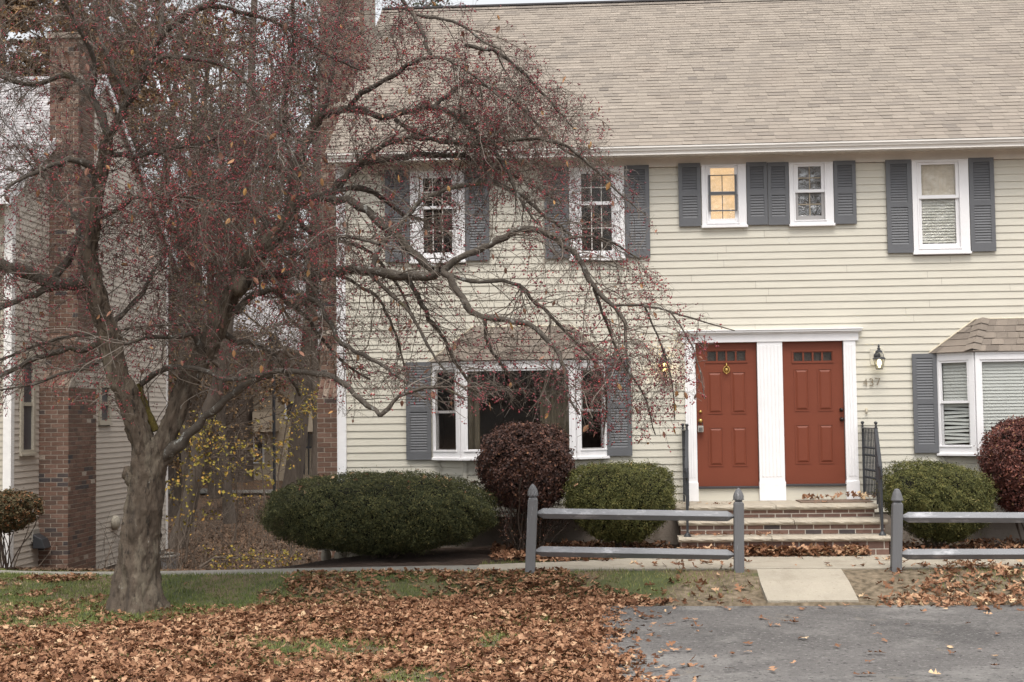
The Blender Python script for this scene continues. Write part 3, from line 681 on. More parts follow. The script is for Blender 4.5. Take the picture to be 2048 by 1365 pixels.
    for i in range(3):
        for r_ in range(n):
            f0, f1 = r_ / n, min((r_ + 1) / n + .03, 1); tabs = 1 if i != 1 else 9
            A0, B0 = E[i] + (Tp[i] - E[i]) * f0, E[i + 1] + (Tp[i + 1] - E[i + 1]) * f0; A1, B1 = E[i] + (Tp[i] - E[i]) * f1, E[i + 1] + (Tp[i + 1] - E[i + 1]) * f1
            nr = norm(np.cross(E[i + 1] - E[i], Tp[i] - E[i])); off = random.random() / tabs; cuts = [0] + [j / tabs + off for j in range(tabs)] + [1]
            cuts = sorted(set([c_ for c_ in cuts if 0 <= c_ <= 1]))
            for a, b in zip(cuts[:-1], cuts[1:]):
                if b - a < .004: continue
                h = random.choice((.009, .016)); t = min(1, max(0, random.gauss(.5, .22)))
                p = [A0 + (B0 - A0) * a + nr * h, A0 + (B0 - A0) * (b - .002) + nr * h, A1 + (B1 - A1) * (b - .002) + nr * .001, A1 + (B1 - A1) * a + nr * .001]
                mb.quad(*p, tint=t); mb.quad(p[0] - nr * h, p[1] - nr * h, p[1], p[0], tint=t * .2)
    for i in (1, 2):               # hip caps
        for r_ in range(n):
            a, b = E[i] + (Tp[i] - E[i]) * r_ / n, E[i] + (Tp[i] - E[i]) * min(1, (r_ + 1.05) / n); s_ = np.array((.10, .0, 0))
            mb.add([a - s_ + (0, .04, .012), a + (0, -.02, .045), a + s_ + (0, -.01, .022), b + s_ + (0, 0, .010), b + (0, -.015, .030), b - s_ + (0, .04, .004)], [(0, 1, 4, 5), (1, 2, 3, 4)], tint=random.uniform(.35, .65))
    mb.add([*E], [(0, 1, 2, 3)], tint=.1)
    mb.build('bay_roof', bshingle_m, H0)
    fl = MB(); 
    for (a, b) in ((E[0], Tp[0]), (Tp[0], Tp[3]), (Tp[3], E[3])):
        fl.tube([a + (0, -.005, .012), b + (0, -.005, .012)], .010, 6)
    fl.build('flashing', cream_m, H0)
    # fascia under the eave
    mb = MB()
    for p, q in segs: mb.hexa(seg(p, q, 0, np.hypot(q[0] - p[0], q[1] - p[1]), z1 + .001, z1 + .03, (-.02, .045)))
    mb.build('fascia', white_m, H0)
    return win
B1, B2 = bays['b1']['r'], bays['b2']['r']
cu_ = mat('olive_drape', (.15, .125, .085), .9, var=.2, vscale=6)
for (xa, xb) in ((B1[1] - .92, B1[1] - .52), (B1[0] + .50, B1[0] + .66)):
    mb = MB(); xs = np.linspace(xa, xb, 30)
    for a, b in zip(xs[:-1], xs[1:]):
        ya, yb = -.12 + .025 * math.sin(a * 70), -.12 + .025 * math.sin(b * 70); mb.quad((a, ya, B1[2] + .05), (b, yb, B1[2] + .05), (b, yb, B1[3] - .03), (a, ya, B1[3] - .03))
    mb.build('curtain', cu_, H0)
bz1 = onY(1040, 724, -.36)[2]; bz0 = onY(1040, 917, -.36)[2]
rt = [onY(858, 722, 0)[0], onY(945, 657, 0)[0], onY(1145, 654, 0)[0], onY(1217, 712, 0)[0]]
bay(B1[0], B1[1], B1[2], B1[3] - .01, 0, 0, (rt[0], rt[1], rt[2], rt[3] , B1[3] + .03, onY(1045, 655, 0)[2]), 'dark')
rt = [onY(1857, 707, 0)[0], onY(1949, 641, 0)[0]]
bay(B2[0], B2[1], B2[2], B2[3] - .01, 0, 0, (rt[0], rt[1], rt[1] + 1.42, rt[1] + 2.05, B2[3] + .02, onY(1970, 640, 0)[2]), 'blind')
for s in ((813, 725, 863, 920), (1213, 717, 1263, 912), (1825, 708, 1874, 906)): shutter(rect(*s), H0)
# entrance surround
zc = (onY(1540, 659, -.1)[2], onY(1540, 668, -.06)[2], onY(1540, 684, -.04)[2])
X0, X1 = surR[0], surR[1]; ZP = .62
mb = MB()
mb.box(X0 - .03, X1 + .03, -.05, .02, zc[2], zc[1] - .0)            # frieze
mb.box(X0 - .045, X1 + .045, -.075, .02, zc[1], zc[1] + .02); mb.box(X0 - .07, X1 + .07, -.11, .02, zc[1] + .02, zc[0] - .012); mb.box(X0 - .085, X1 + .085, -.125, .02, zc[0] - .012, zc[0])
pil = [(rect(1371, 684, 1395, 998)[0], doorR[0][0] + .005), (doorR[0][1] - .005, doorR[1][0] + .005), (doorR[1][1] - .005, rect(1689, 684, 1714, 998)[1])]
for (a, b) in pil:
    mb.box(a, b, -.035, .03, ZP + .265, zc[2] - .001)
    mb.box(a - .008, b + .008, -.055, .03, ZP + .002, ZP + .255); mb.box(a - .004, b + .004, -.045, .03, ZP + .255, ZP + .268)
    n = 3 if b - a < .25 else 6; wd = (b - a - .05) / n
    for i in range(n): mb.box(a + .025 + i * wd + wd * .22, a + .025 + (i + 1) * wd - wd * .22, -.042, -.036, ZP + .33, zc[2] - .05)
mb.build('door_surround', white_m, H0, bevel=.003)
mb = MB()
for D_ in doorR:
    mb.box(D_[0] + .01, D_[1] - .01, -.012, .02, ZP - .01, D_[2] - .03)
mb.build('kick_panel', siding_m, H0)
mb = MB()
for D_ in doorR: mb.box(D_[0] + .0, D_[1] - .0, -.05, .06, D_[2] - .032, D_[2] - .002)
mb.build('threshold', dark_m, H0, bevel=.004)
doors = []
for di, D_ in enumerate(doorR):
    x0, x1, z0, z1 = D_; x0 += .012; x1 -= .012; z1 = zc[2] - .002; W_ = x1 - x0
    px0 = (1392, 1566)[di]
    lite = rect(*((1415, 703, 1491, 722) if di == 0 else (1588, 705, 1664, 722)))
    lite = (lite[0], lite[1], lite[2], lite[3])
    mb = MB(); yd = .035
    # leaf as boards round the lites, four raised panels
    frame4(mb, (x0, x1, z0, z1), lite, yd - .005, yd + .04)
    for i in range(1, 4):
        x = lite[0] + (lite[1] - lite[0]) * i / 4; mb.box(x - .012, x + .012, yd - .006, yd + .03, lite[2], lite[3])
    frame4(mb, (lite[0] - .03, lite[1] + .03, lite[2] - .03, lite[3] + .03), (lite[0] - .012, lite[1] + .012, lite[2] - .012, lite[3] + .012), yd - .016, yd - .004)
    cols = [(x0 + W_ * .185, x0 + W_ * .435), (x0 + W_ * .575, x0 + W_ * .825)]
    H_ = 2.03; rows = [(z0 + .275, z0 + .825), (z0 + 1.005, z0 + 1.60)]
    for (a, b) in cols:
        for (c_, d_) in rows:
            e = .016; frame4(mb, (a, b, c_, d_), (a + e, b - e, c_ + e, d_ - e), yd - .012, yd - .004)
            g_ = .048                                                # raised field with sloped edges
            o_ = [(a + e + .008, c_ + e + .008), (b - e - .008, c_ + e + .008), (b - e - .008, d_ - e - .008), (a + e + .008, d_ - e - .008)]
            i_ = [(a + g_, c_ + g_), (b - g_, c_ + g_), (b - g_, d_ - g_), (a + g_, d_ - g_)]
            V = [(x, yd - .0053, z) for x, z in o_] + [(x, yd - .017, z) for x, z in i_]
            mb.add(V, [(0, 1, 5, 4), (1, 2, 6, 5), (2, 3, 7, 6), (3, 0, 4, 7), (4, 5, 6, 7)])
    dr = mb.build('door', door_m, H0); doors.append(dr)
    mb = MB(); mb.box(lite[0], lite[1], yd + .008, yd + .014, lite[2], lite[3]); mb.build('door_glass', glass_m, dr)
    mb = MB(); mb.box(lite[0] - .02, lite[1] + .02, .085, .09, lite[2] - .02, lite[3] + .02)
    mb.build('room', room_m, H0)
    hm = brass_m if di == 0 else bronze_m
    for (pp, rr) in (((1401, 824), .022) if di == 0 else ((1683, 820), .024), ((1401, 842), .030) if di == 0 else ((1684, 839), .028)):
        q = onY(*pp, 0); mb = MB(); mb.lathe((q[0], 0, q[2]), [(rr * 1.05, yd - .006), (rr * 1.05, yd - .014), (rr * .4, yd - .02), (rr * .4, yd - .035), (rr * .9, yd - .045), (rr * .9, yd - .06), (rr * .4, yd - .07), (.001, yd - .071)], 16, axis='y')
        mb.build('knob' if rr > .025 else 'deadbolt', hm, dr, smooth=True)
    # dark weather gap round the leaf
    mb = MB(); frame4(mb, (x0 - .012, x1 + .012, z0 - .01, z1 + .01), (x0 + .001, x1 - .001, z0 + .001, z1 - .001), yd + .012, yd + .05); mb.build('door_jamb', dark_m, H0)
q = onY(1453, 740, 0); mb = MB(); a = np.linspace(0, 2 * math.pi, 17)
mb.tube([(q[0] + .042 * math.cos(t), -.0, q[2] + .048 * math.sin(t)) for t in a], .008, 6, cap=False); mb.lathe((q[0], 0, q[2] + .062), [(.001, -.03), (.018, -.02), (.02, .02)], 10, axis='y')
mb.ball((q[0], -.005, q[2] + .085), (.008, .008, .012)); mb.ball((q[0], .01, q[2]), (.026, .010, .030)); mb.ball((q[0], -.0, q[2] - .052), .012)
mb.build('knocker', brass_m, doors[0], smooth=True)
# lock box hung on the left knob
q = onY(1401, 857, 0); mb = MB(); mb.box(q[0] - .04, q[0] + .04, -.035, .005, q[2] - .055, q[2] + .035)
lb = thing('lock_box', 'small grey key lock box hanging from the brass knob of the left door', 'lock box', (q[0], -.01, q[2]))
mb.build('case', hub_m, lb, bevel=.008)
mb = MB(); mb.tube([(q[0] - .028, -.012, q[2] + .03), (q[0] - .028, -.012, q[2] + .07), (q[0], -.012, q[2] + .088), (q[0] + .028, -.012, q[2] + .07), (q[0] + .028, -.012, q[2] + .03)], .006, 6); mb.build('shackle', iron_m, lb, smooth=True)
mb = MB()
for i in range(3):
    for j in range(3): mb.box(q[0] - .024 + i * .018, q[0] - .012 + i * .018, -.041, -.0355, q[2] - .04 + j * .018, q[2] - .028 + j * .018)
mb.build('button', dark_m, lb)
# door bells
for (pp, lab, nm) in (((1733, 822), 'cream door bell button on the siding right of the right door', 'door_bell'), ((1348, 826), 'cream door bell button on the siding left of the left door', 'door_bell')):
    q = onY(*pp, -.02); b_ = thing(nm, lab, 'door bell', (q[0], -.02, q[2])); mb = MB(); mb.box(q[0] - .012, q[0] + .012, -.04, -.006, q[2] - .036, q[2] + .036); mb.build('plate', cream_m, b_, bevel=.005)
    mb = MB(); mb.ball((q[0], -.04, q[2] - .018), (.010, .006, .010)); mb.build('button', hub_m, b_, smooth=True)
# house numbers
DG = {'4': [[(.72, 0), (.72, 1), (.0, .32), (1, .32)]], '3': [[(.05, .9), (.35, 1), (.75, .95), (.9, .76), (.72, .56), (.38, .53)], [(.38, .53), (.78, .48), (.97, .27), (.8, .06), (.4, 0), (.03, .12)]],
      '7': [[(.0, 1), (1, 1), (.35, 0)]], '6': [[(.75, 1), (.3, .6), (.03, .3), (.15, .07), (.5, 0), (.88, .08), (.98, .3), (.8, .52), (.45, .57), (.12, .42)]]}
for (txt, pa, lab) in (('437', [(1726, 758, 1734, 772), (1738, 758, 1746, 772), (1750, 757, 1759, 771)], 'bronze house number 437 under the right hand lantern'),
                       ('436', [(1324, 763, 1332, 777), (1336, 763, 1344, 777), (1350, 763, 1358, 777)], 'bronze house number 436 on the siding behind the crabapple twigs')):
    q = onY(pa[1][0], pa[1][1] + 7, 0); hn = thing('house_number', lab, 'house number', (q[0], -.02, q[2]))
    for ch, rr in zip(txt, pa):
        x0, x1, z0, z1 = rect(*rr); mb = MB()
        for st in DG[ch]:
            mb.tube([(x0 + u * (x1 - x0), -.026, z0 + v * (z1 - z0)) for u, v in st], .0058, 6)
        mb.build('digit', number_m, hn)
# wall lanterns
def lantern(px, py0, py1, bm, lab):
    a, b = onY(px, py0, -.1), onY(px, py1, -.1); h = a[2] - b[2]; x, zb = a[0], b[2]; y = -.15
    t = thing('wall_lantern', lab, 'wall lantern', (x, -.02, zb + h * .5), 'coach lanterns beside the doors')
    mb = MB(); mb.box(x - .095, x + .095, -.022, -.004, zb + h * .18, zb + h * .86); mb.build('mounting_block', siding_m, t, bevel=.003)
    mb = MB(); mb.lathe((x, 0, zb + h * .55), [(.001, -.045), (.045, -.038), (.05, -.024)], 14, axis='y')
    mb.tube([(x, -.04, zb + h * .55), (x, -.09, zb + h * .62), (x, -.13, zb + h * .98), (x, y, zb + h * .99)], .009, 8); mb.build('bracket', iron_m, t, smooth=True)
    mb = MB(); mb.lathe((x, y, zb), [(.078, h * .40), (.092, h * .415), (.075, h * .47), (.06, h * .49)], 18)
    for k in range(6):
        c_, s_ = math.cos(k * math.pi / 3), math.sin(k * math.pi / 3); mb.tube([(x + .062 * c_, y + .062 * s_, zb + h * .48), (x + .058 * c_, y + .058 * s_, zb + h * .60), (x + .038 * c_, y + .038 * s_, zb + h * .70)], .004, 5)
        mb.tube([(x + .075 * c_, y + .075 * s_, zb + h * .40), (x + .044 * c_, y + .044 * s_, zb)], .0035, 5)
    mb.lathe((x, y, zb), [(.05, h * .68), (.046, h * .73), (.018, h * .80), (.024, h * .84), (.010, h * .90), (.018, h * .94), (.006, h * 1.0), (.001, h * 1.01)], 14)
    mb.lathe((x, y, zb), [(.001, -.006), (.046, -.004), (.048, .006)], 14); mb.build('cage', iron_m, t, smooth=False)
    mb = MB(); mb.lathe((x, y, zb), [(.043, .004), (.072, h * .40)], 6); mb.build('glass_shade', lampglass_m, t)
    mb = MB(); mb.lathe((x, y, zb), [(.001, h * .06), (.018, h * .08), (.030, h * .22), (.026, h * .34), (.012, h * .40)], 12); mb.build('bulb', bm, t, smooth=True)
lantern(1756, 690, 739, bulbp_m, 'black coach lantern with a pale bulb on the siding above number 437')
lantern(1328, 697, 747, bulbw_m, 'black coach lantern with a glowing yellow bulb, left of the left door')
for (px, col_) in ((1328, (1, .72, .35)), (1756, (1, .9, .6))):
    q = onY(px, 728, -.1); ld = bpy.data.lights.new('lantern_light', 'POINT'); ld.energy = 1.6 if px < 1500 else .6; ld.color = col_; ld.shadow_soft_size = .03
    lo_ = bpy.data.objects.new('lantern_light', ld); COL.objects.link(lo_); lo_.location = (q[0], -.15, q[2])

# ------------------------------------------------------------------ brickwork
def bricks(mb, O, U, N_, W_, Hh, m_course=.0762, bl=.2125, jt=.0125, ph=0, pale=.5, r=random):
    """running bond on the plane O + u*U + z, normal N_"""
    O, U, N_ = map(lambda a: np.array(a, float), (O, U, N_)); n = int(round(Hh / m_course)); hc = Hh / max(1, n)
    for i in range(n):
        x = -(bl * .5 if (i + ph) % 2 else 0); z0 = i * hc + jt / 2; z1 = (i + 1) * hc - jt / 2
        while x < W_:
            a, b = max(x + jt / 2, 0), min(x + bl - jt / 2, W_)
            if b - a > .02:
                q = r.random(); t = np.clip(r.gauss(.5, .16), .18, .85)
                if q < .06: t = r.uniform(0, .1)
                elif q > 1 - .04 * pale * 2: t = r.uniform(.93, 1)
                h = r.uniform(.003, .007); P = []
                for hh in (0, h):
                    for (u, z) in ((a, z0), (b, z0), (b, z1), (a, z1)): P.append(O + U * u + UP * z + N_ * hh)
                mb.hexa(P, tint=t)
            x += bl
def chimney(par, xw, xo, y0, y1, zb, zt, z1, z2, set1, set2, sgn):
    """exterior stack on a gable wall: wide below, shoulders at z1 and z2, narrow above (depth shrinks by set1 then set2)"""
    xa, xb = min(xw, xo), max(xw, xo); mb = MB(); mo = MB()
    lv = [(zb, z1, y0, y1), (z1 + set1 * 1.1, z2, y0 + set1, y1 - set1 * .4), (z2 + set2 * .9, zt, y0 + set1 + set2, y1 - set1 * .4 - set2 * .3)]
    rr = random.Random(5)
    for (a, b, p, q) in lv:
        mo.box(xa, xb, p, q, a - .02, b)
        bricks(mb, (xa, p, a), (1, 0, 0), (0, -1, 0), xb - xa, b - a, r=rr)
        bricks(mb, (xo, p, a) , (0, 1, 0), (sgn, 0, 0), q - p, b - a, r=rr, ph=1)
    for (za, zb_, p, q) in ((z1, z1 + set1 * 1.1, y0, y0 + set1), (z2, z2 + set2 * .9, y0 + set1, y0 + set1 + set2)):  # sloped shoulders
        n = max(2, int((xb - xa) / .075)); wd = (xb - xa) / n
        mo.hexa([(xa, p, za - .01), (xb, p, za - .01), (xb, q + .05, za - .01), (xa, q + .05, za - .01), (xa, q, zb_), (xb, q, zb_), (xb, q + .05, zb_), (xa, q + .05, zb_)])
        A = np.array((0, q - p, zb_ - za)); nn = norm(np.array((0, -A[2], A[1])))
        for s0, s1 in ((0.02, .49), (.51, .98)):
            for i in range(n):
                P = []
                for h in (.0, .009):
                    for (u, s_) in ((i * wd + .006, s0), ((i + 1) * wd - .006, s0), ((i + 1) * wd - .006, s1), (i * wd + .006, s1)):
                        P.append(np.array((xa + u, p, za)) + A * s_ + nn * h)
                mb.hexa(P, tint=rr.uniform(.4, .95))
    br = mb.build('chimney', brick_m, par); mo.build('mortar', chmortar_m, br)
    cp = MB(); cp.box(xa - .05, xb + .05, lv[2][2] - .05, lv[2][3] + .05, zt + .002, zt + .10); cp.build('cap', conc_m, br, bevel=.01)
    return br
chimney(H0, -.002, -.715, 2.0, 3.7, -.6, 9.9, 2.15, 2.9, .28, .12, -1)

# ------------------------------------------------------------------ entrance steps
ST = thing('entrance_steps', 'brick entrance steps with three sandstone slabs under both red doors', 'steps', (6.3, -.8, 0))
levels = [(.62, -1.04, 1351, 1754, 1004), (.452, -1.42, 1357, 1775, 1038), (.265, -1.74, 1357, 1783, 1071)]
rr = random.Random(11)
lvx = []
for (zt, yf, pa, pb, py) in levels: lvx.append((onY(pa, py, yf)[0], onY(pb, py, yf)[0]))
def slab(x0, x1, y0, y1, zt, th, joint):
    """rock-faced stone slab, front edge broken"""
    mb = MB(); n = int((x1 - x0) / .025); xs = np.linspace(x0, x1, n); prof = [(.0, 1.), (-.012, .82), (-.022, .55), (-.016, .25), (.0, .0)]
    V = []
    for x in xs:
        for (dy, fz) in prof:
            k = .0055 * (math.sin(x * 31 + fz * 9) * .5 + math.sin(x * 13.7 + 2 * fz) * .6 + rr.uniform(-.5, .5)) if 0 < fz < 1 else rr.uniform(-.002, .002)
            V.append((x, y0 + dy + k, zt - th + fz * th))
    m_ = len(prof); Q = [(i * m_ + j, (i + 1) * m_ + j, (i + 1) * m_ + j + 1, i * m_ + j + 1) for i in range(n - 1) for j in range(m_ - 1)]
    mb.add(V, Q)
    V = []
    for x in xs: V += [(x, y0, zt), (x, y1, zt), (x, y0, zt - th), (x, y1, zt - th)]
    mb.add(V, [(i * 4, i * 4 + 4, i * 4 + 5, i * 4 + 1) for i in range(n - 1)] + [(i * 4 + 2, i * 4 + 3, i * 4 + 7, i * 4 + 6) for i in range(n - 1)])
    mb.quad((x0, y0, zt - th), (x0, y1, zt - th), (x0, y1, zt), (x0, y0, zt)); mb.quad((x1, y0, zt - th), (x1, y1, zt - th), (x1, y1, zt), (x1, y0, zt))
    return mb
TH = .060
for i, ((zt, yf, *_), (xa, xb)) in enumerate(zip(levels, lvx)):
    yb = -.02 if i == 0 else levels[i - 1][1] + .04
    jx = xa + (xb - xa) * (.5, .555, .44)[i]
    mb = slab(xa, jx - .004, yf, yb, zt, TH, 0); mb.build('tread', stone_m, ST)
    mb = slab(jx + .004, xb, yf, yb, zt, TH, 0); mb.build('tread', stone_m, ST)
    zb = (levels[i + 1][0] if i < 2 else -.1); hh = zt - TH - zb
    mo = MB(); mo.box(xa + .03, xb - .03, yf + .045, yb + .02 if i else -.03, zb + .001, zt - TH - .002); mm = mo.build('riser_mortar', mortar_m, ST)
    mb = MB(); z0 = zb + .001; H_ = zt - TH - .002 - z0; nc = 2 if i < 2 else 3
    bricks(mb, (xa + .03, yf + .045, z0), (1, 0, 0), (0, -1, 0), xb - xa - .06, H_, m_course=H_ / nc, pale=0, r=rr, ph=i)
    bricks(mb, (xb - .03, yf + .045, z0), (0, 1, 0), (1, 0, 0), .9 if i == 0 else .3, H_, m_course=H_ / nc, pale=0, r=rr)
    bricks(mb, (xa + .03, yf + .045, z0), (0, 1, 0), (-1, 0, 0), .9 if i == 0 else .3, H_, m_course=H_ / nc, pale=0, r=rr)
    mb.build('riser', stepbrick_m, ST)
# doormat
a, b = onZ(1585, 998, .63), onZ(1725, 997, .63)
dm = MB(); dm.box(a[0], b[0], -.62, -.10, .622, .636); top(dm.build('doormat', mat_m, bevel=.004), 'flat brown doormat with dry leaves in front of the right door', 'doormat')
# railings
def railing(xw, xf, lab):
    t = thing('handrail', lab, 'handrail', (xw, -.8, .62), 'iron railings of the entrance steps'); zt = 1.62; yw, yp, yf = -.06, -1.02, -1.62
    zfr = zt - .50; xm = xw + (xf - xw) * .0
    mb = MB()
    for (x, y, z0, z1) in ((xw, yw, .62, zt + .03), (xm, yp, .62, zt + .03)): mb.box(x - .013, x + .013, y - .013, y + .013, z0, z1)
    mb.build('post', iron_m, t)
    mb = MB(); mb.box(xf - .015, xf + .015, yf - .015, yf + .015, .268, zfr); mb.lathe((xf, yf, .266), [(.05, 0), (.045, .015), (.02, .05)], 12); mb.build('post', iron_m, t)
    mb = MB(); mb.hexa([(xw - .022, yw, zt - .012), (xw + .022, yw, zt - .012), (xm + .022, yp, zt - .012), (xm - .022, yp, zt - .012), (xw - .022, yw, zt), (xw + .022, yw, zt), (xm + .022, yp, zt), (xm - .022, yp, zt)])
    mb.hexa([(xm - .022, yp - .002, zt - .014), (xm + .022, yp - .002, zt - .014), (xf + .022, yf, zfr), (xf - .022, yf, zfr), (xm - .022, yp - .002, zt + .003), (xm + .022, yp - .002, zt + .003), (xf + .022, yf, zfr + .02), (xf - .022, yf, zfr + .02)])
    mb.tube([(xf, yf, zfr + .01), (xf, yf - .05, zfr - .03), (xf, yf - .06, zfr - .10), (xf, yf - .02, zfr - .13)], .014, 6); mb.build('top_rail', iron_m, t)
    mb = MB(); mb.box(xw - .012, xw + .012, yp, yw, .72, .735); mb.hexa([(xm - .01, yp, .715), (xm + .01, yp, .715), (xf + .01, yf, .36), (xf - .01, yf, .36), (xm - .01, yp, .73), (xm + .01, yp, .73), (xf + .01, yf, .375), (xf - .01, yf, .375)]); mb.build('bottom_rail', iron_m, t)
    for i in range(1, 9):
        y = yw + (yp - yw) * i / 9; mb = MB(); mb.box(xw - .007, xw + .007, y - .007, y + .007, .735, zt - .012)
        for zz in (.95, 1.05, 1.25, 1.35): mb.ball((xw, y, zz), (.014, .014, .02), 6)
        mb.build('baluster', iron_m, t)
    for i in range(1, 6):
        f = i / 6; y = yp + (yf - yp) * f; x = xm + (xf - xm) * f; mb = MB(); z0, z1 = .73 - .355 * f, zt - .5 * f - .012; mb.box(x - .007, x + .007, y - .007, y + .007, z0, z1)
        for g in (.3, .7): mb.ball((x, y, z0 + (z1 - z0) * g), (.014, .014, .02), 6)
        mb.build('baluster', iron_m, t)
    for (x, y) in ((xw, yw), (xm, yp)):
        mb = MB(); mb.lathe((x, y, zt + .028), [(.02, 0), (.01, .012), (.018, .022), (.026, .036), (.018, .052), (.001, .058)], 12); mb.build('finial', iron_m, t, smooth=True)
railing(onY(1727, 930, -.06)[0], onY(1763, 1000, -1.62)[0], 'black iron handrail beside the right end of the steps')
railing(onY(1367, 930, -.06)[0], onY(1374, 1000, -1.62)[0], 'black iron handrail beside the left end of the steps')

# ------------------------------------------------------------------ fence
def fence(lab, posts, rails, loc):
    t = thing('rail_fence', lab, 'fence', loc, 'grey two rail fences along the walkway')
    for (bx, by, tx, ty, capk) in posts:
        Bp = onY(bx, by, FY); Tp = onY(tx, ty, FY); h = .057
        mb = MB(); zsh = Tp[2] - .175; f = (zsh - Bp[2]) / (Tp[2] - Bp[2]); S = Bp + (Tp - Bp) * f; Bl = Bp + (Bp - Tp) * .15
        def ring(c, r_, z): return [(c[0] - r_, c[1] - r_, z), (c[0] + r_, c[1] - r_, z), (c[0] + r_, c[1] + r_, z), (c[0] - r_, c[1] + r_, z)]
        mb.hexa(ring(Bl, h, Bl[2]) + ring(S, h, zsh)); mb.hexa(ring(S, h - .0005, zsh + .0005) + ring(S, h * .72, zsh + .022)); mb.hexa(ring(S, h * .72, zsh + .0225) + ring(S, h * .72, zsh + .04))
        p = mb.build('post', post_m, t, bevel=.006)
        mb = MB(); k = 40; prof = [(.72, .038), (1.06, .042), (1.08, .055), (1.0, .085), (.82, .12), (.55, .152), (.25, .172), (.02, .180)] if capk else [(.8, .038), (1.22, .042), (1.22, .05), (1.02, .09), (.85, .125), (.55, .165), (.3, .175), (.02, .178)]
        V = []
        for (r_, z) in prof:
            for i in range(k):
                a = 2 * math.pi * i / k; rr_ = r_ * h * (1 + (.07 * math.cos(a * 10) if .2 < r_ < 1.07 and capk else 0))
                if not capk: rr_ = r_ * h * .95 / max(abs(math.cos((a + math.pi / 8) % (math.pi / 4) - math.pi / 8)), .9)
                V.append((S[0] + rr_ * math.cos(a), S[1] + rr_ * math.sin(a), zsh + z))
        mb.add(V, [(j * k + i, j * k + (i + 1) % k, (j + 1) * k + (i + 1) % k, (j + 1) * k + i) for j in range(len(prof) - 1) for i in range(k)])
        mb.build('finial', post_m, p)
    for (a, b) in rails:
        A, B = onY(*a, FY), onY(*b, FY); d = norm(B - A); s_ = .062; mb = MB(); tip = .075
        def dia(c, r_): return [c + (0, -r_, 0), c + (0, 0, r_), c + (0, r_, 0), c + (0, 0, -r_)]
        V = dia(A, .018) + dia(A + d * tip, s_) + dia(B - d * tip, s_) + dia(B, .018)
        Q = [(r_ * 4 + i, r_ * 4 + (i + 1) % 4, r_ * 4 + 4 + (i + 1) % 4, r_ * 4 + 4 + i) for r_ in range(3) for i in range(4)] + [(0, 1, 2, 3), (12, 13, 14, 15)]
        mb.add(V, Q); mb.build('rail', rail_m, t, bevel=.005)
FY = -3.36
fence('grey fence section with two rails and two acorn topped posts left of the slab', [(1060, 1150, 1067, 969, True), (1478, 1147, 1477, 977, True)],
      [((1073, 1027), (1468, 1033)), ((1070, 1103), (1468, 1110))], tuple(onY(1270, 1150, FY)))
fence('grey fence section right of the slab with a blunt topped post and paint worn rails', [(1792, 1146, 1795, 978, False), (2205, 1146, 2205, 975, True)],
      [((1803, 1035), (2196, 1036)), ((1801, 1109), (2196, 1108))], tuple(onY(1950, 1150, FY)))

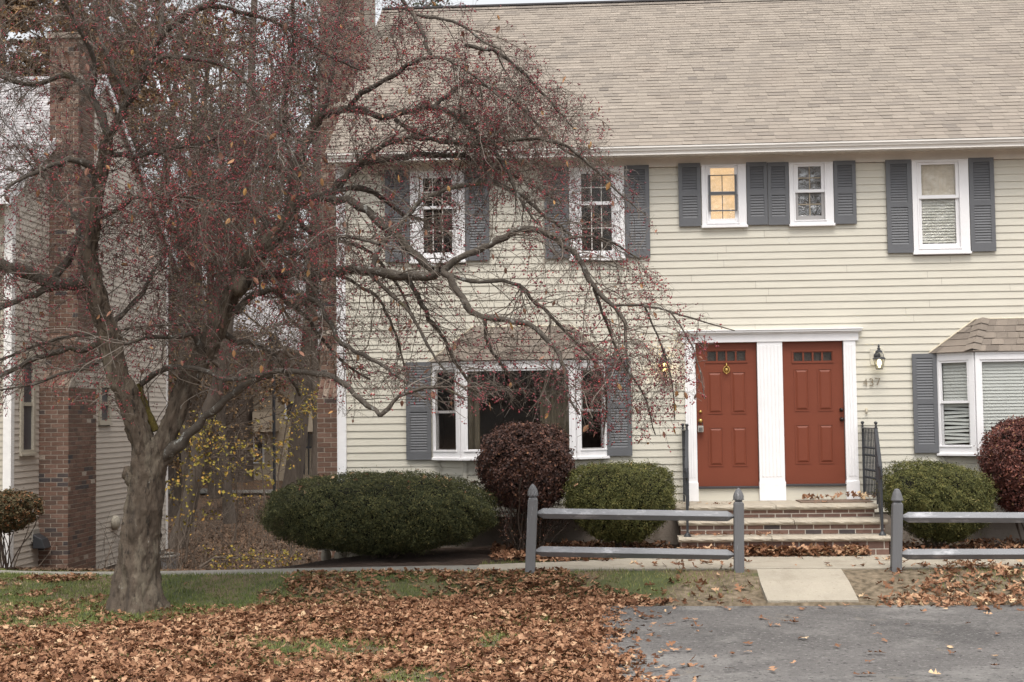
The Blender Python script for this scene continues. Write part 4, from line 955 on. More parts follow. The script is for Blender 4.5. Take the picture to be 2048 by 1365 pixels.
# ------------------------------------------------------------------ shrubs
def cards(C_, Nn, ln, wd, r, curl=.3, along=None):
    """small pointed leaf faces: centre, normal-ish direction"""
    n = len(C_); a = norm(r.normal(0, 1, (n, 3)) + (along if along is not None else 0)); nn = norm(Nn + r.normal(0, .55, (n, 3)))
    u = norm(a - nn * (a * nn).sum(1, keepdims=True)); v = np.cross(nn, u); ln = np.broadcast_to(ln, n)[:, None]; wd = np.broadcast_to(wd, n)[:, None]
    V = np.stack([C_ - u * ln / 2, C_ + v * wd / 2 + nn * wd * curl, C_ + u * ln / 2, C_ - v * wd / 2 + nn * wd * curl], 1).reshape(-1, 3)
    i = np.arange(n) * 4; return V, np.stack([i, i + 1, i + 2, i + 3], -1)
def shrub(name, lab, cat, c, rad, n, m, leaf, power=2.6, zlow=0, taper=.0, lump=.06, seed=1, tilt=0., stems=(8, .012), ground=0., core=.86, topbright=True, group=None, shear=0.):
    """clipped bush: superellipsoid with lumps, narrower below by taper"""
    r = np.random.default_rng(seed); c = np.array(c, float); rad = np.array(rad, float)
    t = thing(name, lab, cat, (c[0], c[1], ground), group)
    def surf(d):
        q = (np.abs(d / rad) ** power).sum(1) ** (-1 / power)
        P = d * q[:, None]; b = 1 - taper * np.clip(-P[:, 2] / rad[2], 0, 1) ** 1.2; P[:, :2] *= b[:, None]
        l = 1 + lump * (wn(P[:, 0] * 1.2 + P[:, 2], P[:, 1] + P[:, 2] * 1.3, 2.2, seed) + .5 * wn(P[:, 0] * 2 - P[:, 2] * 2.1, P[:, 1] * 2 + P[:, 2], 4.5, seed + 3))
        P = P * l[:, None]; P[:, 2] += tilt * P[:, 0]; P[:, 0] += shear * P[:, 2]; return P
    d = norm(r.normal(0, 1, (n, 3)) / (1 / rad)); d[:, 1] = np.where((d[:, 1] > .25) & (r.random(n) < .6), -d[:, 1], d[:, 1])
    S = surf(d); dep = r.random(n) ** 2.2 * .14; P = S * (1 - dep[:, None] + .05 * wn(S[:, 0] * 4 + S[:, 1], S[:, 2] * 4 + S[:, 1] * 3, 3.2, seed + 5)[:, None] / rad.max()) + r.normal(0, .012, (n, 3)) + c
    sh_ = r.random(n) < .05; P[sh_] += norm(S[sh_]) * (r.random((sh_.sum(), 1)) ** 2 * .09 + .005)
    hole = wn(S[:, 0] * 3.1 + S[:, 1], S[:, 2] * 3.3 - S[:, 1], 2.3, seed + 9); kk = r.random(n) < np.clip(1.1 + 1.1 * hole, .22, 1); P, S, dep = P[kk], S[kk], dep[kk]; nn = norm(S / rad ** 1.5)
    V, Q = cards(P, nn, leaf[0] * r.uniform(.6, 1.4, len(P)), leaf[1] * r.uniform(.7, 1.3, len(P)), r, along=nn * .9)
    tn = np.clip(r.normal(.45, .2, len(P)) + .10 * wn(P[:, 0] * 3, P[:, 2] * 3, 2, seed + 7), 0, 1)
    mk('foliage', V, [Q], m, t, tn)
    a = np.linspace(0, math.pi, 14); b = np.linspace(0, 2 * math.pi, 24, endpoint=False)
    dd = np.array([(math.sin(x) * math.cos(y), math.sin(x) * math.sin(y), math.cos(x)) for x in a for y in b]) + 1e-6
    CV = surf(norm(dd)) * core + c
    k = 24; mk('dark_core', CV, [np.array([(j * k + i, j * k + (i + 1) % k, (j + 1) * k + (i + 1) % k, (j + 1) * k + i) for j in range(13) for i in range(k)])], core_m, t, smooth=True)  # solid near-black core, its colour stands for the shade inside the foliage
    ns, sr = stems
    if ns:
        B = np.stack([c[0] + r.normal(0, .07, ns), c[1] + r.normal(0, .07, ns), np.full(ns, ground - .03)], 1)
        ang = r.uniform(0, 2 * math.pi, ns); D = np.stack([np.cos(ang) * .45 * rad[0], np.sin(ang) * .45 * rad[1], np.full(ns, 1.)], 1)
        G = grow(B, D, np.full(ns, c[2] - ground + .05), 7, 0, .10, r); Rr = np.linspace(1, .55, 7)[None] * sr * r.uniform(.7, 1.3, (ns, 1))
        V, Q = tubes(G, Rr, 6); mk('stem', V, [Q], stem_m, t, smooth=True)
    return t, surf
def place(x0, x1, y0, y1, Y):
    a = onY((x0 + x1) / 2, y0, Y); b = onY((x0 + x1) / 2, y1, Y); l = onY(x0, (y0 + y1) / 2, Y); r_ = onY(x1, (y0 + y1) / 2, Y)
    return ((l[0] + r_[0]) / 2, Y, (a[2] + b[2]) / 2), (r_[0] - l[0]) / 2, (a[2] - b[2]) / 2
c, rx, rz = place(533, 994, 946, 1104, -1.25)
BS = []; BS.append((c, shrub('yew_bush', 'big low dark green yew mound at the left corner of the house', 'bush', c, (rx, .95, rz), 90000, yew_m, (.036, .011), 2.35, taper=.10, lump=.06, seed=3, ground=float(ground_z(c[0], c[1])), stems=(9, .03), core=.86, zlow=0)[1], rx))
c, rx, rz = place(1136, 1343, 930, 1078, -1.05)
BS.append((c, shrub('yew_bush', 'boxy clipped yew behind the rails of the left fence section', 'bush', c, (rx, .62, rz), 62000, yew2_m, (.030, .010), 4.2, taper=.42, lump=.045, seed=5, stems=(7, .016), ground=.02)[1], rx))
c, rx, rz = place(1765, 1978, 929, 1082, -1.15)
shrub('yew_bush', 'lopsided clipped yew to the right of the steps', 'bush', c, (rx, .62, rz), 62000, yew2_m, (.030, .010), 3.0, taper=.48, lump=.08, seed=8, tilt=-.10, stems=(7, .016), ground=.02)
c, rx, rz = place(962, 1141, 851, 1018, -.98)
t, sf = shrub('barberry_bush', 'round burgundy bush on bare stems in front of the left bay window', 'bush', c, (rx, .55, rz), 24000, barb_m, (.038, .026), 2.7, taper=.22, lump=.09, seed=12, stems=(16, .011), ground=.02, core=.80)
r = np.random.default_rng(4)
B = np.stack([c[0] + r.normal(0, .12, 60), c[1] + r.normal(0, .1, 60), np.full(60, 0.02)], 1); D = np.stack([r.normal(0, .32, 60), r.normal(0, .3, 60), np.full(60, 1.)], 1)
G = grow(B, D, r.uniform(.5, .85, 60), 7, -.0, .12, r); V, Q = tubes(G, np.linspace(.007, .003, 7)[None] * np.ones((60, 1)), 4); mk('stem', V, [Q], stem_m, t)
p_, tn_, *_ = spawn(G, 1800, .35, 1, r); p_ = p_ + r.normal(0, .04, p_.shape); V, Q = cards(p_, tn_, .03, .018, r); mk('foliage', V, [Q], barb_m, t, np.clip(r.normal(.5, .3, len(Q)), 0, 1))
c, rx, rz = place(1966, 2155, 838, 1030, -.95)
shrub('barberry_bush', 'crimson rounded bush cut off by the right edge, before the right bay window', 'bush', c, (rx, .6, rz), 30000, red_m, (.036, .024), 2.4, taper=.22, lump=.075, seed=14, stems=(14, .011), ground=.02)
c, rx, rz = place(-60, 76, 982, 1062, 1.4)
shrub('rusty_bush', 'low rust and green bush at the left edge before the grey house', 'bush', c, (rx, .5, rz), 9000, rust_m, (.050, .032), 2.4, taper=.25, lump=.12, seed=16, stems=(12, .012), ground=float(ground_z(c[0], c[1])), core=.6)
# stone drain tile below the big yew
q = onG(668, 1122)
t = thing('stone_block', 'pale rounded stones lying under the left end of the big yew', 'stones', tuple(q))
for (dx, dz, sx, sz) in ((-.13, .06, .07, .11), (.08, .05, .10, .10), (.26, .045, .13, .06)):
    mb = MB(); mb.ball((q[0] + dx, q[1] + .1, q[2] + dz), (sx, .12, sz), 12); mb.build('stone', stone_m, t, smooth=True)


# ------------------------------------------------------------------ crabapple tree
TY = -4.75                        # plane of the trunk
TB = onY(283, 1218, TY)
TR = thing('crabapple_tree', 'large gnarled crabapple with bare arching twigs and dark red berries on the left lawn', 'tree', (TB[0], TB[1], float(ground_z(TB[0], TB[1]))))
def pm(Y): return F / (Y - CAM[1])
# traced limbs: (pixels x, y, radius px), end offset in depth (m) relative to where the limb starts
LIMBS = [
 ('t', [(277, 1240, 74), (275, 1218, 56), (276, 1190, 46), (277, 1150, 41), (278, 1110, 40), (281, 1065, 38), (288, 1010, 36), (293, 960, 34), (297, 915, 31), (299, 890, 24), (300, 874, 10)], 0),
 ('t', [(292, 975, 17), (287, 915, 22), (278, 863, 22), (253, 794, 22), (229, 725, 21), (212, 657, 20), (193, 588, 20), (181, 548, 19), (177, 519, 17), (180, 490, 15), (190, 440, 12), (194, 383, 11), (206, 344, 12), (212, 305, 12), (217, 266, 12)], -.5),
 ('t', [(303, 975, 17), (316, 915, 22), (338, 863, 20), (362, 794, 20), (398, 725, 20), (432, 657, 20), (453, 605, 18), (476, 565, 18), (499, 519, 18), (551, 471, 17), (588, 425, 14), (590, 345, 12), (606, 290, 11), (640, 232, 10)], .6),
 ('l', [(476, 570, 15), (517, 550, 13), (551, 543, 12), (620, 546, 11), (689, 540, 11), (736, 541, 11), (805, 553, 10), (850, 551, 9), (884, 545, 9)], -.8),
 ('l', [(884, 545, 8), (905, 521, 7), (943, 508, 7), (994, 481, 7), (1039, 458, 7), (1070, 457, 7), (1125, 481, 6.5), (1149, 508, 6), (1173, 546, 6), (1187, 577, 5), (1228, 612, 4.5), (1253, 643, 4), (1250, 691, 3), (1262, 760, 2)], -.6),
 ('l', [(1228, 612, 3.5), (1287, 610, 3), (1339, 622, 2.4), (1400, 641, 2), (1470, 662, 1.2)], -.3),
 ('l', [(884, 545, 8), (905, 565, 8), (919, 588, 8), (936, 619, 7), (970, 638, 6), (1012, 638, 6), (1053, 646, 6), (1084, 670, 5), (1111, 694, 5), (1129, 732, 4), (1132, 794, 3), (1160, 830, 2)], -1.0),
 ('l', [(970, 638, 4.5), (972, 690, 4), (1012, 740, 3), (1050, 790, 2.2)], .5),
 ('l', [(895, 548, 4), (950, 567, 4), (1015, 560, 4), (1046, 571, 4), (1063, 601, 4), (1094, 622, 3.5), (1132, 663, 3), (1201, 736, 3), (1215, 800, 2), (1208, 870, 1.3)], .8),
 ('l', [(805, 553, 6), (829, 577, 5.5), (846, 612, 5), (860, 643, 5), (891, 670, 4), (905, 720, 3.5), (960, 790, 2.5)], .6),
 ('l', [(736, 545, 4), (765, 575, 4), (800, 600, 4), (830, 640, 3.5), (860, 700, 3), (905, 760, 2), (960, 800, 2)], -.7),
 ('l', [(650, 542, 4), (700, 560, 3.5), (755, 590, 3.5), (780, 640, 3), (800, 690, 2.4), (810, 740, 1.8)], 1.0),
 ('l', [(746, 538, 6), (750, 515, 5.5), (764, 491, 5), (788, 460, 5), (822, 420, 5), (857, 393, 5), (905, 375, 5), (953, 367, 5), (994, 365, 5), (1029, 382, 4.5), (1063, 403, 4), (1076, 426, 3.5), (1108, 444, 3), (1150, 480, 2)], .9),
 ('l', [(590, 400, 10), (640, 392, 9), (702, 401, 9), (736, 420, 9), (777, 461, 8), (805, 488, 8), (843, 522, 8), (862, 540, 8)], -.5),
 ('l', [(640, 395, 8), (668, 380, 8), (681, 362, 7), (695, 341, 6), (736, 310, 6), (788, 282, 5), (822, 274, 5), (870, 281, 4.5), (930, 288, 4), (994, 286, 4), (1063, 275, 4), (1132, 289, 3.5), (1180, 330, 3), (1230, 380, 2), (1290, 430, 1.3)], -.9),
 ('l', [(668, 382, 7), (700, 345, 7), (736, 324, 7), (788, 312, 7), (850, 310, 6), (919, 312, 5), (975, 330, 4), (1030, 350, 3), (1110, 400, 2)], .7),
 ('l', [(668, 385, 6), (720, 372, 6), (770, 395, 5), (800, 430, 4), (850, 440, 3), (900, 470, 2)], 1.1),
 ('l', [(640, 232, 9), (672, 222, 8), (707, 214, 8), (749, 229, 7), (789, 239, 7), (819, 216, 6.5), (869, 214, 6), (899, 224, 6), (929, 246, 6), (956, 278, 5), (974, 288, 5), (1010, 330, 4), (1040, 400, 3), (1075, 450, 2.5)], -.9),
 ('l', [(789, 239, 5), (824, 262, 4.5), (864, 281, 4), (905, 285, 4), (960, 292, 3.5), (990, 330, 2)], .5),
 ('l', [(640, 232, 7), (655, 195, 6), (662, 170, 5), (668, 120, 5), (672, 60, 4), (680, 0, 4), (690, -70, 3)], .6),
 ('l', [(700, 212, 6), (725, 182, 6), (755, 165, 5), (789, 150, 5), (824, 127, 5), (862, 110, 4), (900, 120, 3), (960, 160, 2.5), (1020, 210, 2)], -1.0),
 ('l', [(862, 110, 4), (835, 40, 4), (800, 0, 4), (775, -60, 4)], .5),
 ('l', [(835, 30, 4), (880, 35, 3.5), (930, 50, 3), (965, 85, 2.5), (1000, 100, 1.5)], -.5),
 ('l', [(930, 90, 4), (965, 95, 4), (1015, 115, 4), (1045, 145, 4), (1080, 180, 3), (1110, 215, 2.5), (1150, 260, 2)], .6),
 ('l', [(324, 915, 15), (350, 896, 13), (372, 880, 12), (386, 863, 9), (430, 822, 8.5), (465, 784, 7.5), (510, 760, 7), (568, 739, 6), (603, 743, 6), (654, 752, 6), (684, 767, 6), (719, 794, 6), (745, 820, 5), (760, 832, 5)], -1.2),
 ('l', [(760, 832, 5), (777, 815, 4.5), (805, 787, 4), (843, 775, 4), (898, 777, 3), (930, 800, 2)], -.2),
 ('m', [(312, 862, 9), (300, 840, 9), (287, 812, 9), (281, 786, 8), (282, 768, 7)], .1),
 ('l', [(282, 770, 6), (296, 756, 6), (330, 736, 6), (365, 731, 6), (396, 736, 5), (430, 750, 5), (465, 763, 5), (517, 753, 4.5), (568, 741, 4)], -.9),
 ('l', [(472, 625, 8), (482, 612, 8), (510, 584, 7), (537, 577, 7), (585, 581, 6), (630, 601, 6), (665, 646, 5), (675, 684, 5), (702, 698, 4.5), (753, 725, 4), (805, 760, 3), (850, 800, 2)], -1.4),
 ('l', [(537, 577, 5), (580, 610, 5), (620, 640, 4), (650, 690, 3.5), (690, 730, 3), (740, 760, 2)], .9),
 ('l', [(461, 563, 7), (448, 532, 6), (424, 519, 6), (396, 502, 6), (388, 471, 5), (396, 430, 4), (430, 380, 4), (480, 330, 3), (520, 290, 2.5)], .8),
 ('l', [(400, 725, 7), (392, 663, 6), (344, 677, 5), (290, 674, 4), (250, 690, 3)], -1.0),
 ('l', [(400, 657, 4), (372, 648, 3.5), (327, 650, 3), (241, 658, 2.5), (180, 690, 2)], .9),
 ('l', [(181, 560, 14), (150, 568, 14), (110, 572, 14), (60, 548, 14), (0, 530, 13), (-70, 500, 11), (-150, 490, 8)], -.7),
 ('l', [(110, 572, 10), (125, 530, 9), (150, 500, 8), (165, 470, 7), (140, 420, 5), (100, 380, 4), (60, 300, 3)], .9),
 ('l', [(105, 578, 8), (60, 588, 7), (30, 602, 6), (0, 615, 5), (-70, 640, 4)], -.9),
 ('l', [(205, 690, 7), (189, 698, 6), (150, 697, 6), (114, 705, 6), (69, 719, 5.5), (30, 738, 5), (0, 752, 5), (-80, 790, 3)], -1.0),
 ('l', [(200, 668, 4), (182, 668, 4), (103, 679, 3.5), (50, 700, 3), (0, 720, 3)], .9),
 ('l', [(215, 716, 4), (193, 724, 4), (165, 743, 4), (127, 741, 4), (79, 767, 3), (0, 781, 2)], -.6),
 ('l', [(194, 400, 8), (197, 360, 8), (185, 330, 8), (167, 317, 8), (140, 320, 7), (109, 332, 6), (60, 345, 4), (10, 380, 3)], -.9),
 ('l', [(217, 270, 10), (206, 228, 9), (186, 200, 8), (167, 165, 7), (130, 148, 6), (90, 165, 5), (55, 175, 6), (0, 150, 6), (-60, 120, 5)], .7),
 ('l', [(217, 270, 9), (241, 228, 9), (264, 193, 8.5), (287, 154, 8), (302, 120, 8), (320, 69, 8), (365, 34, 8), (413, 7, 7), (480, -30, 6)], -.5),
 ('l', [(300, 127, 6), (330, 114, 6), (355, 112, 6), (413, 120, 5), (465, 138, 5), (500, 170, 4), (517, 193, 4), (560, 250, 3), (600, 340, 2)], -1.2),
 ('l', [(320, 69, 5), (322, 30, 5), (330, -30, 4)], .5), ('l', [(186, 200, 6), (190, 120, 5), (160, 60, 4.5), (125, 0, 4.5), (100, -60, 4)], -.9),
 ('l', [(264, 197, 6), (230, 150, 5), (205, 90, 5), (190, 20, 4), (180, -40, 4)], 1.),
 ('l', [(413, 10, 5), (470, 20, 4.5), (540, 40, 4), (600, 70, 3.5), (650, 110, 3), (720, 140, 2)], .9),
 ('l', [(606, 290, 7), (560, 240, 5), (575, 180, 4.5), (590, 100, 4.5), (585, 30, 4), (590, -40, 4)], -1.),
 ('l', [(590, 345, 6), (540, 330, 5), (480, 350, 4), (420, 400, 3.5), (350, 430, 3)], -1.2),
 ('l', [(551, 471, 6), (510, 420, 5), (450, 400, 4.5), (380, 330, 4), (330, 300, 3)], 1.2),
 ('l', [(588, 425, 6), (620, 470, 5), (680, 480, 4.5), (740, 500, 4), (790, 560, 3), (820, 620, 2)], 1.5),
 ('l', [(432, 657, 7), (470, 680, 6), (520, 690, 5), (560, 720, 4), (600, 790, 3)], 1.5),
 ('l', [(499, 519, 6), (560, 510, 5), (620, 500, 4.5), (680, 470, 4), (760, 490, 3)], -1.6),
 ('l', [(212, 657, 7), (260, 620, 5), (300, 560, 4.5), (330, 500, 4), (380, 470, 3)], 1.3),
 ('l', [(190, 440, 6), (240, 420, 5), (270, 390, 5), (310, 400, 4), (380, 390, 3), (450, 420, 2)], -1.1),
 ('l', [(212, 305, 6), (260, 320, 5), (330, 300, 4), (400, 290, 3.5), (470, 260, 3)], .9),
 ('l', [(869, 214, 5), (930, 160, 4), (1000, 180, 3.5), (1060, 230, 3), (1120, 300, 2.5), (1190, 330, 1.6)], 1.3),
 ('l', [(1125, 481, 4), (1170, 470, 3), (1220, 480, 2.4), (1280, 520, 1.6)], 1.0),
 ('l', [(1187, 577, 4), (1215, 650, 3), (1240, 720, 2.5), (1290, 790, 2), (1310, 870, 1.4)], .9),
 ('l', [(1287, 610, 2.5), (1320, 680, 2), (1345, 760, 1.6), (1350, 840, 1.2)], .4),
 ('l', [(1339, 622, 2), (1380, 680, 1.7), (1400, 740, 1.3), (1410, 800, 1)], -.4)]
placed = []
def depth_at(x, y):
    best = (1e9, 0.)
    for (A, B, da, db) in placed:
        d = B - A; t = np.clip(np.dot(np.array((x, y)) - A, d) / (d @ d + 1e-9), 0, 1); q = A + d * t; e = np.hypot(*(q - (x, y)))
        if e < best[0]: best = (e, da + (db - da) * t)
    return best[1]
limb_lines = []; tmb = MB(); lmb = MB(); mossb = MB(); allL = []
for (kd, pts, dz) in LIMBS:
    pts = np.array(pts, float); z0 = depth_at(pts[0, 0], pts[0, 1]) if placed else 0.
    s = np.concatenate([[0], np.cumsum(np.hypot(*np.diff(pts[:, :2], axis=0).T))]); u = s / s[-1]; dep = z0 + dz * (.5 * u + .5 * u * u)
    for i in range(len(pts) - 1): placed.append((pts[i, :2], pts[i + 1, :2], dep[i], dep[i + 1]))
    n = max(6, int(s[-1] / 16)); uu = np.linspace(0, 1, n); 
    # smooth through the traced points
    X = np.interp(uu, u, pts[:, 0]); Yp = np.interp(uu, u, pts[:, 1]); rr_ = np.interp(uu, u, pts[:, 2]); dd = np.interp(uu, u, dep)
    for _ in range(1 if kd == 't' else 2):
        X[1:-1] = (X[:-2] + 2 * X[1:-1] + X[2:]) / 4; Yp[1:-1] = (Yp[:-2] + 2 * Yp[1:-1] + Yp[2:]) / 4
    P = np.array([onY(a, b, TY + c_) for a, b, c_ in zip(X, Yp, dd)]); rad = rr_ / np.array([pm(TY + c_) for c_ in dd])
    if kd != 't':
        j = rng.normal(0, .012, P.shape); j[0] = 0; P = P + j * np.clip(rad[:, None] * 30, .3, 1.2); rad = rad * .96 * (1 + .13 * np.sin(np.arange(n) * 1.9 + pts[0, 0]) * (rad > .015))
    k = 28 if kd == 't' else (10 if rad.max() > .025 else 6)
    V, Q = tubes(P[None], rad[None], k)
    if kd == 't':
        k = 64; nn_ = int(np.linalg.norm(np.diff(P, axis=0), axis=1).sum() / .032); P2, rad2 = resample(P, rad, nn_)
        for _ in range(5): P2[1:-1] = (P2[:-2] + 2 * P2[1:-1] + P2[2:]) / 4; rad2[1:-1] = (rad2[:-2] + 2 * rad2[1:-1] + rad2[2:]) / 4
        V, Q = tubes(P2[None], rad2[None], k)
        ring = np.repeat(np.arange(nn_), k); ang = np.tile(np.arange(k) / k * 2 * math.pi, nn_); c_ = P2[ring]; h = V[:, 2]; rl = rad2[ring]
        tw = ang + h * .9; am = .06 * np.sin(tw * 3 + 1) + .045 * np.sin(tw * 5 + h * 3) + .03 * np.sin(tw * 8 + h * 6)
        if pts[0, 1] > 1200: am = am + sm(.60, -.3, h) * (.13 * np.sin(ang * 4 + 1) + .09 * np.sin(ang * 7 + 2))
        dr = norm(V - c_); nzv = np.array([mnoise.fractal(Vector((v[0] * 9 + 3, v[1] * 9, v[2] * 4)), .6, 2.2, 5) for v in V]); rg = np.array([abs(mnoise.noise(Vector((v[0] * 30, v[1] * 30, v[2] * 8 + 5)))) for v in V])
        V = c_ + (V - c_) * (1 + am)[:, None] + dr * ((nzv * .024 - rg * .036 + .008) * np.clip(rl / .09, .4, 1.2))[:, None]
    (tmb if kd == 't' else mossb if kd == 'm' else lmb).add(V, Q)
    allL.append((P, rad, kd))
# knots and burls on the trunk
for (x, y, rp_) in ((256, 948, 12), (264, 958, 14), (478, 572, 17), (178, 560, 16)):
    p = onY(x, y, TY); q = rp_ / pm(TY)
    a = np.linspace(0, math.pi, 9); b = np.linspace(0, 2 * math.pi, 14, endpoint=False)
    V = np.array([p + q * np.array((math.sin(u) * math.cos(v), math.sin(u) * math.sin(v), 1.2 * math.cos(u))) * (1 + .15 * math.sin(4 * v + 3 * u)) for u in a for v in b]); tmb.add(V, [(j * 14 + i, j * 14 + (i + 1) % 14, (j + 1) * 14 + (i + 1) % 14, (j + 1) * 14 + i) for j in range(8) for i in range(14)])
tk = tmb.build('trunk', bark_m, TR, smooth=True); lmb.build('limb', limb_m, TR, smooth=True); mossb.build('limb', moss_m, TR, smooth=True, label='mossy limb stub in the crotch of the trunk')

CROWN = [(-500, -700), (1010, -700), (1010, -80), (1005, 0), (1012, 30), (1060, 70), (1120, 120), (1185, 190), (1235, 250), (1262, 330), (1315, 390), (1325, 440), (1300, 520), (1345, 570), (1440, 628), (1480, 665), (1425, 700), (1420, 800), (1350, 880), (1330, 925), (1255, 880), (1205, 905), (1100, 850), (960, 860), (800, 800), (765, 838), (700, 850), (620, 790), (480, 810), (380, 800), (250, 850), (100, 830), (-500, 900)]
LP = []; LR = []
for (P, rad, kd) in allL:
    if kd == 't': m_ = rad < .16; P, rad = P[m_], rad[m_]
    if len(P) < 3: continue
    a, b = resample(P, rad, 24); LP.append(a); LR.append(b)
LP = np.array(LP); LR = np.array(LR)
def keep(P, frac=.85):
    q = proj(P[:, -1]); q2 = proj(P[:, P.shape[1] // 2]); return inpoly(q, CROWN) & inpoly(q2, CROWN)
def resample_all(A):
    return np.stack([A[:, k] for k in np.linspace(0, A.shape[1] - 1, 9).astype(int)], 1)
def rad_at(RR, i, t):
    n = RR.shape[1]; k = np.minimum((t * (n - 1)).astype(int), n - 2); return RR[i, k]
r = np.random.default_rng(21)
# level 1: arching side branches
n1 = 1500; p, tg, i, t = spawn(LP, n1, .12, 1, r); d = side(tg, r.uniform(.5, 1.25, n1), r); d[:, 2] += .25; Ln = r.uniform(.4, 1.1, n1) 
r0 = np.clip(rad_at(LR, i, t) * .4, .0025, .0062)
G1 = grow(p, d, Ln, 9, r.uniform(.0, .16, n1), .16, r); kp = keep(G1); G1, r0 = G1[kp], r0[kp]; R1 = r0[:, None] * np.linspace(1, .35, 9)[None]
# level 2: twigs, from limbs and level 1
A1 = np.concatenate([G1]); 
n2 = 12000; p, tg, i, t = spawn(G1, n2, .05, 1, r); d = side(tg, r.uniform(.45, 1.3, n2), r); d[:, 2] += .1
G2 = grow(p, d, r.uniform(.14, .60, n2), 7, r.uniform(0, .2, n2), .22, r)
n2b = 2600; p, tg, i, t = spawn(LP, n2b, .1, 1, r); d = side(tg, r.uniform(.6, 1.4, n2b), r); G2b = grow(p, d, r.uniform(.12, .5, n2b), 7, .05, .22, r); G2 = np.concatenate([G2, G2b]); G2 = G2[keep(G2)]
n2c = 3600; p, tg, i, t = spawn(np.concatenate([resample_all(G1), resample_all(LP)]), n2c, .1, 1, r); q_ = proj(p); kk = (q_[:, 0] < 760) & (q_[:, 1] < 560); p, tg = p[kk], tg[kk]; p = p + 0; dd_ = side(tg, r.uniform(.5, 1.4, len(p)), r)
G2c = grow(p, dd_, r.uniform(.2, .7, len(p)), 7, r.uniform(0, .15, len(p)), .22, r); G2c = G2c[keep(G2c)]; print('extra', len(G2c)); G2 = np.concatenate([G2, G2c])
q_ = proj(G2[:, -1]); dk = .97 - .55 * sm(560, 760, q_[:, 0]) * sm(250, 420, q_[:, 1]) - .25 * sm(500, 650, q_[:, 1]) * sm(700, 500, q_[:, 0]) + .3 * sm(1080, 1200, q_[:, 0]); dk = dk * (1 - .55 * sm(600, 720, q_[:, 1]) * sm(760, 640, q_[:, 0])); G2 = G2[r.random(len(G2)) < dk]
R2 = r.uniform(.0016, .0028, (len(G2), 1)) * np.linspace(1, .5, 7)[None]
# hanging twigs at the outer right
# level 3: fruiting spurs
n3 = 62000; p, tg, i, t = spawn(np.concatenate([G2]), n3, .05, 1, r); d = side(tg, r.uniform(.5, 1.4, n3), r)
G3 = grow(p, d, r.uniform(.03, .15, n3), 4, .12, .3, r); G3 = G3[keep(G3)]; R3 = r.uniform(.0013, .0019, (len(G3), 1)) * np.ones((1, 4))
Vs = []; Qs = []; Ts = []; off = 0
for (G, RR, k, tt) in ((G1, R1, 5, .45), (G2, R2, 3, .35), (G3, R3, 3, .3)):
    V, Q = tubes(G, RR, k); Vs.append(V); Qs.append(Q + off); off += len(V)
    tr = np.clip(r.normal(tt, .25, len(G)), 0, 1); Ts.append(np.repeat(tr, (G.shape[1] - 1) * k))
mk('twigs', np.vstack(Vs), [np.vstack(Qs)], twig_m, TR, np.concatenate(Ts))
# berries in clusters at spur ends
tips = G3[:, -1]; cn = wn(tips[:, 0] * 1.3, tips[:, 2] * 1.3 + tips[:, 1], 1.5, 33); pr = np.clip(.34 + .44 * cn, .04, .9); sel = tips[r.random(len(tips)) < pr]
bc = np.repeat(sel, 3, axis=0); keepb = r.random(len(bc)) < .8; bc = bc[keepb] + r.normal(0, .013, (keepb.sum(), 3)) - np.array([0, 0, .012])
br = r.uniform(.0062, .0100, len(bc)); nb = len(bc)
O8 = np.array([(1, 0, 0), (-1, 0, 0), (0, 1, 0), (0, -1, 0), (0, 0, 1), (0, 0, -1)], float); T8 = np.array([(4, 0, 2), (4, 2, 1), (4, 1, 3), (4, 3, 0), (5, 2, 0), (5, 1, 2), (5, 3, 1), (5, 0, 3)])
V = (bc[:, None] + O8[None] * br[:, None, None] * 1.12).reshape(-1, 3); Fc = (T8[None] + (np.arange(nb) * 6)[:, None, None]).reshape(-1, 3)
hue = np.clip(r.normal(.42, .24, nb) + .2 * wn(bc[:, 0], bc[:, 2], 1.1, 40), 0, 1)
bo = mk('berries', V, [Fc], berry_m, TR, np.repeat(hue, 8), smooth=True); bo['kind'] = 'stuff'
print('berries', nb, 'twigs', len(G1), len(G2), len(G3))
def leafset(C_, size, r, droopy=True):
    n = len(C_); t = np.array([0, .25, .55, .85, 1.]); w_ = np.array([.02, .22, .26, .12, 0]); 
    dn = np.array([0, 0, -1.]) * (1.2 if droopy else 0); u = norm(r.normal(0, .6, (n, 3)) + dn); v = norm(np.cross(u, r.normal(0, 1, (n, 3)))); nn = np.cross(u, v); s_ = np.broadcast_to(size, n)[:, None]
    rows = []
    for k in range(5):
        cpt = C_ + u * s_ * t[k] + nn * s_ * .25 * t[k] ** 2
        rows += [cpt + v * s_ * w_[k] + nn * s_ * w_[k] * .5, cpt, cpt - v * s_ * w_[k] + nn * s_ * w_[k] * .5]
    V = np.stack(rows, 1).reshape(-1, 3); q = []
    for k in range(4): q += [(3 * k, 3 * k + 1, 3 * k + 4, 3 * k + 3), (3 * k + 1, 3 * k + 2, 3 * k + 5, 3 * k + 4)]
    q = np.array(q); return V, (q[None] + (np.arange(n) * 15)[:, None, None]).reshape(-1, 4), 8
tp = G2[:, -1]; tp = tp[r.choice(len(tp), 750, replace=False)]; V, Q, kf = leafset(tp, r.uniform(.05, .095, len(tp)), r)
lo_ = mk('leaves', V, [Q], crleaf_m, TR, np.repeat(r.random(len(tp)), kf)); lo_['kind'] = 'stuff'

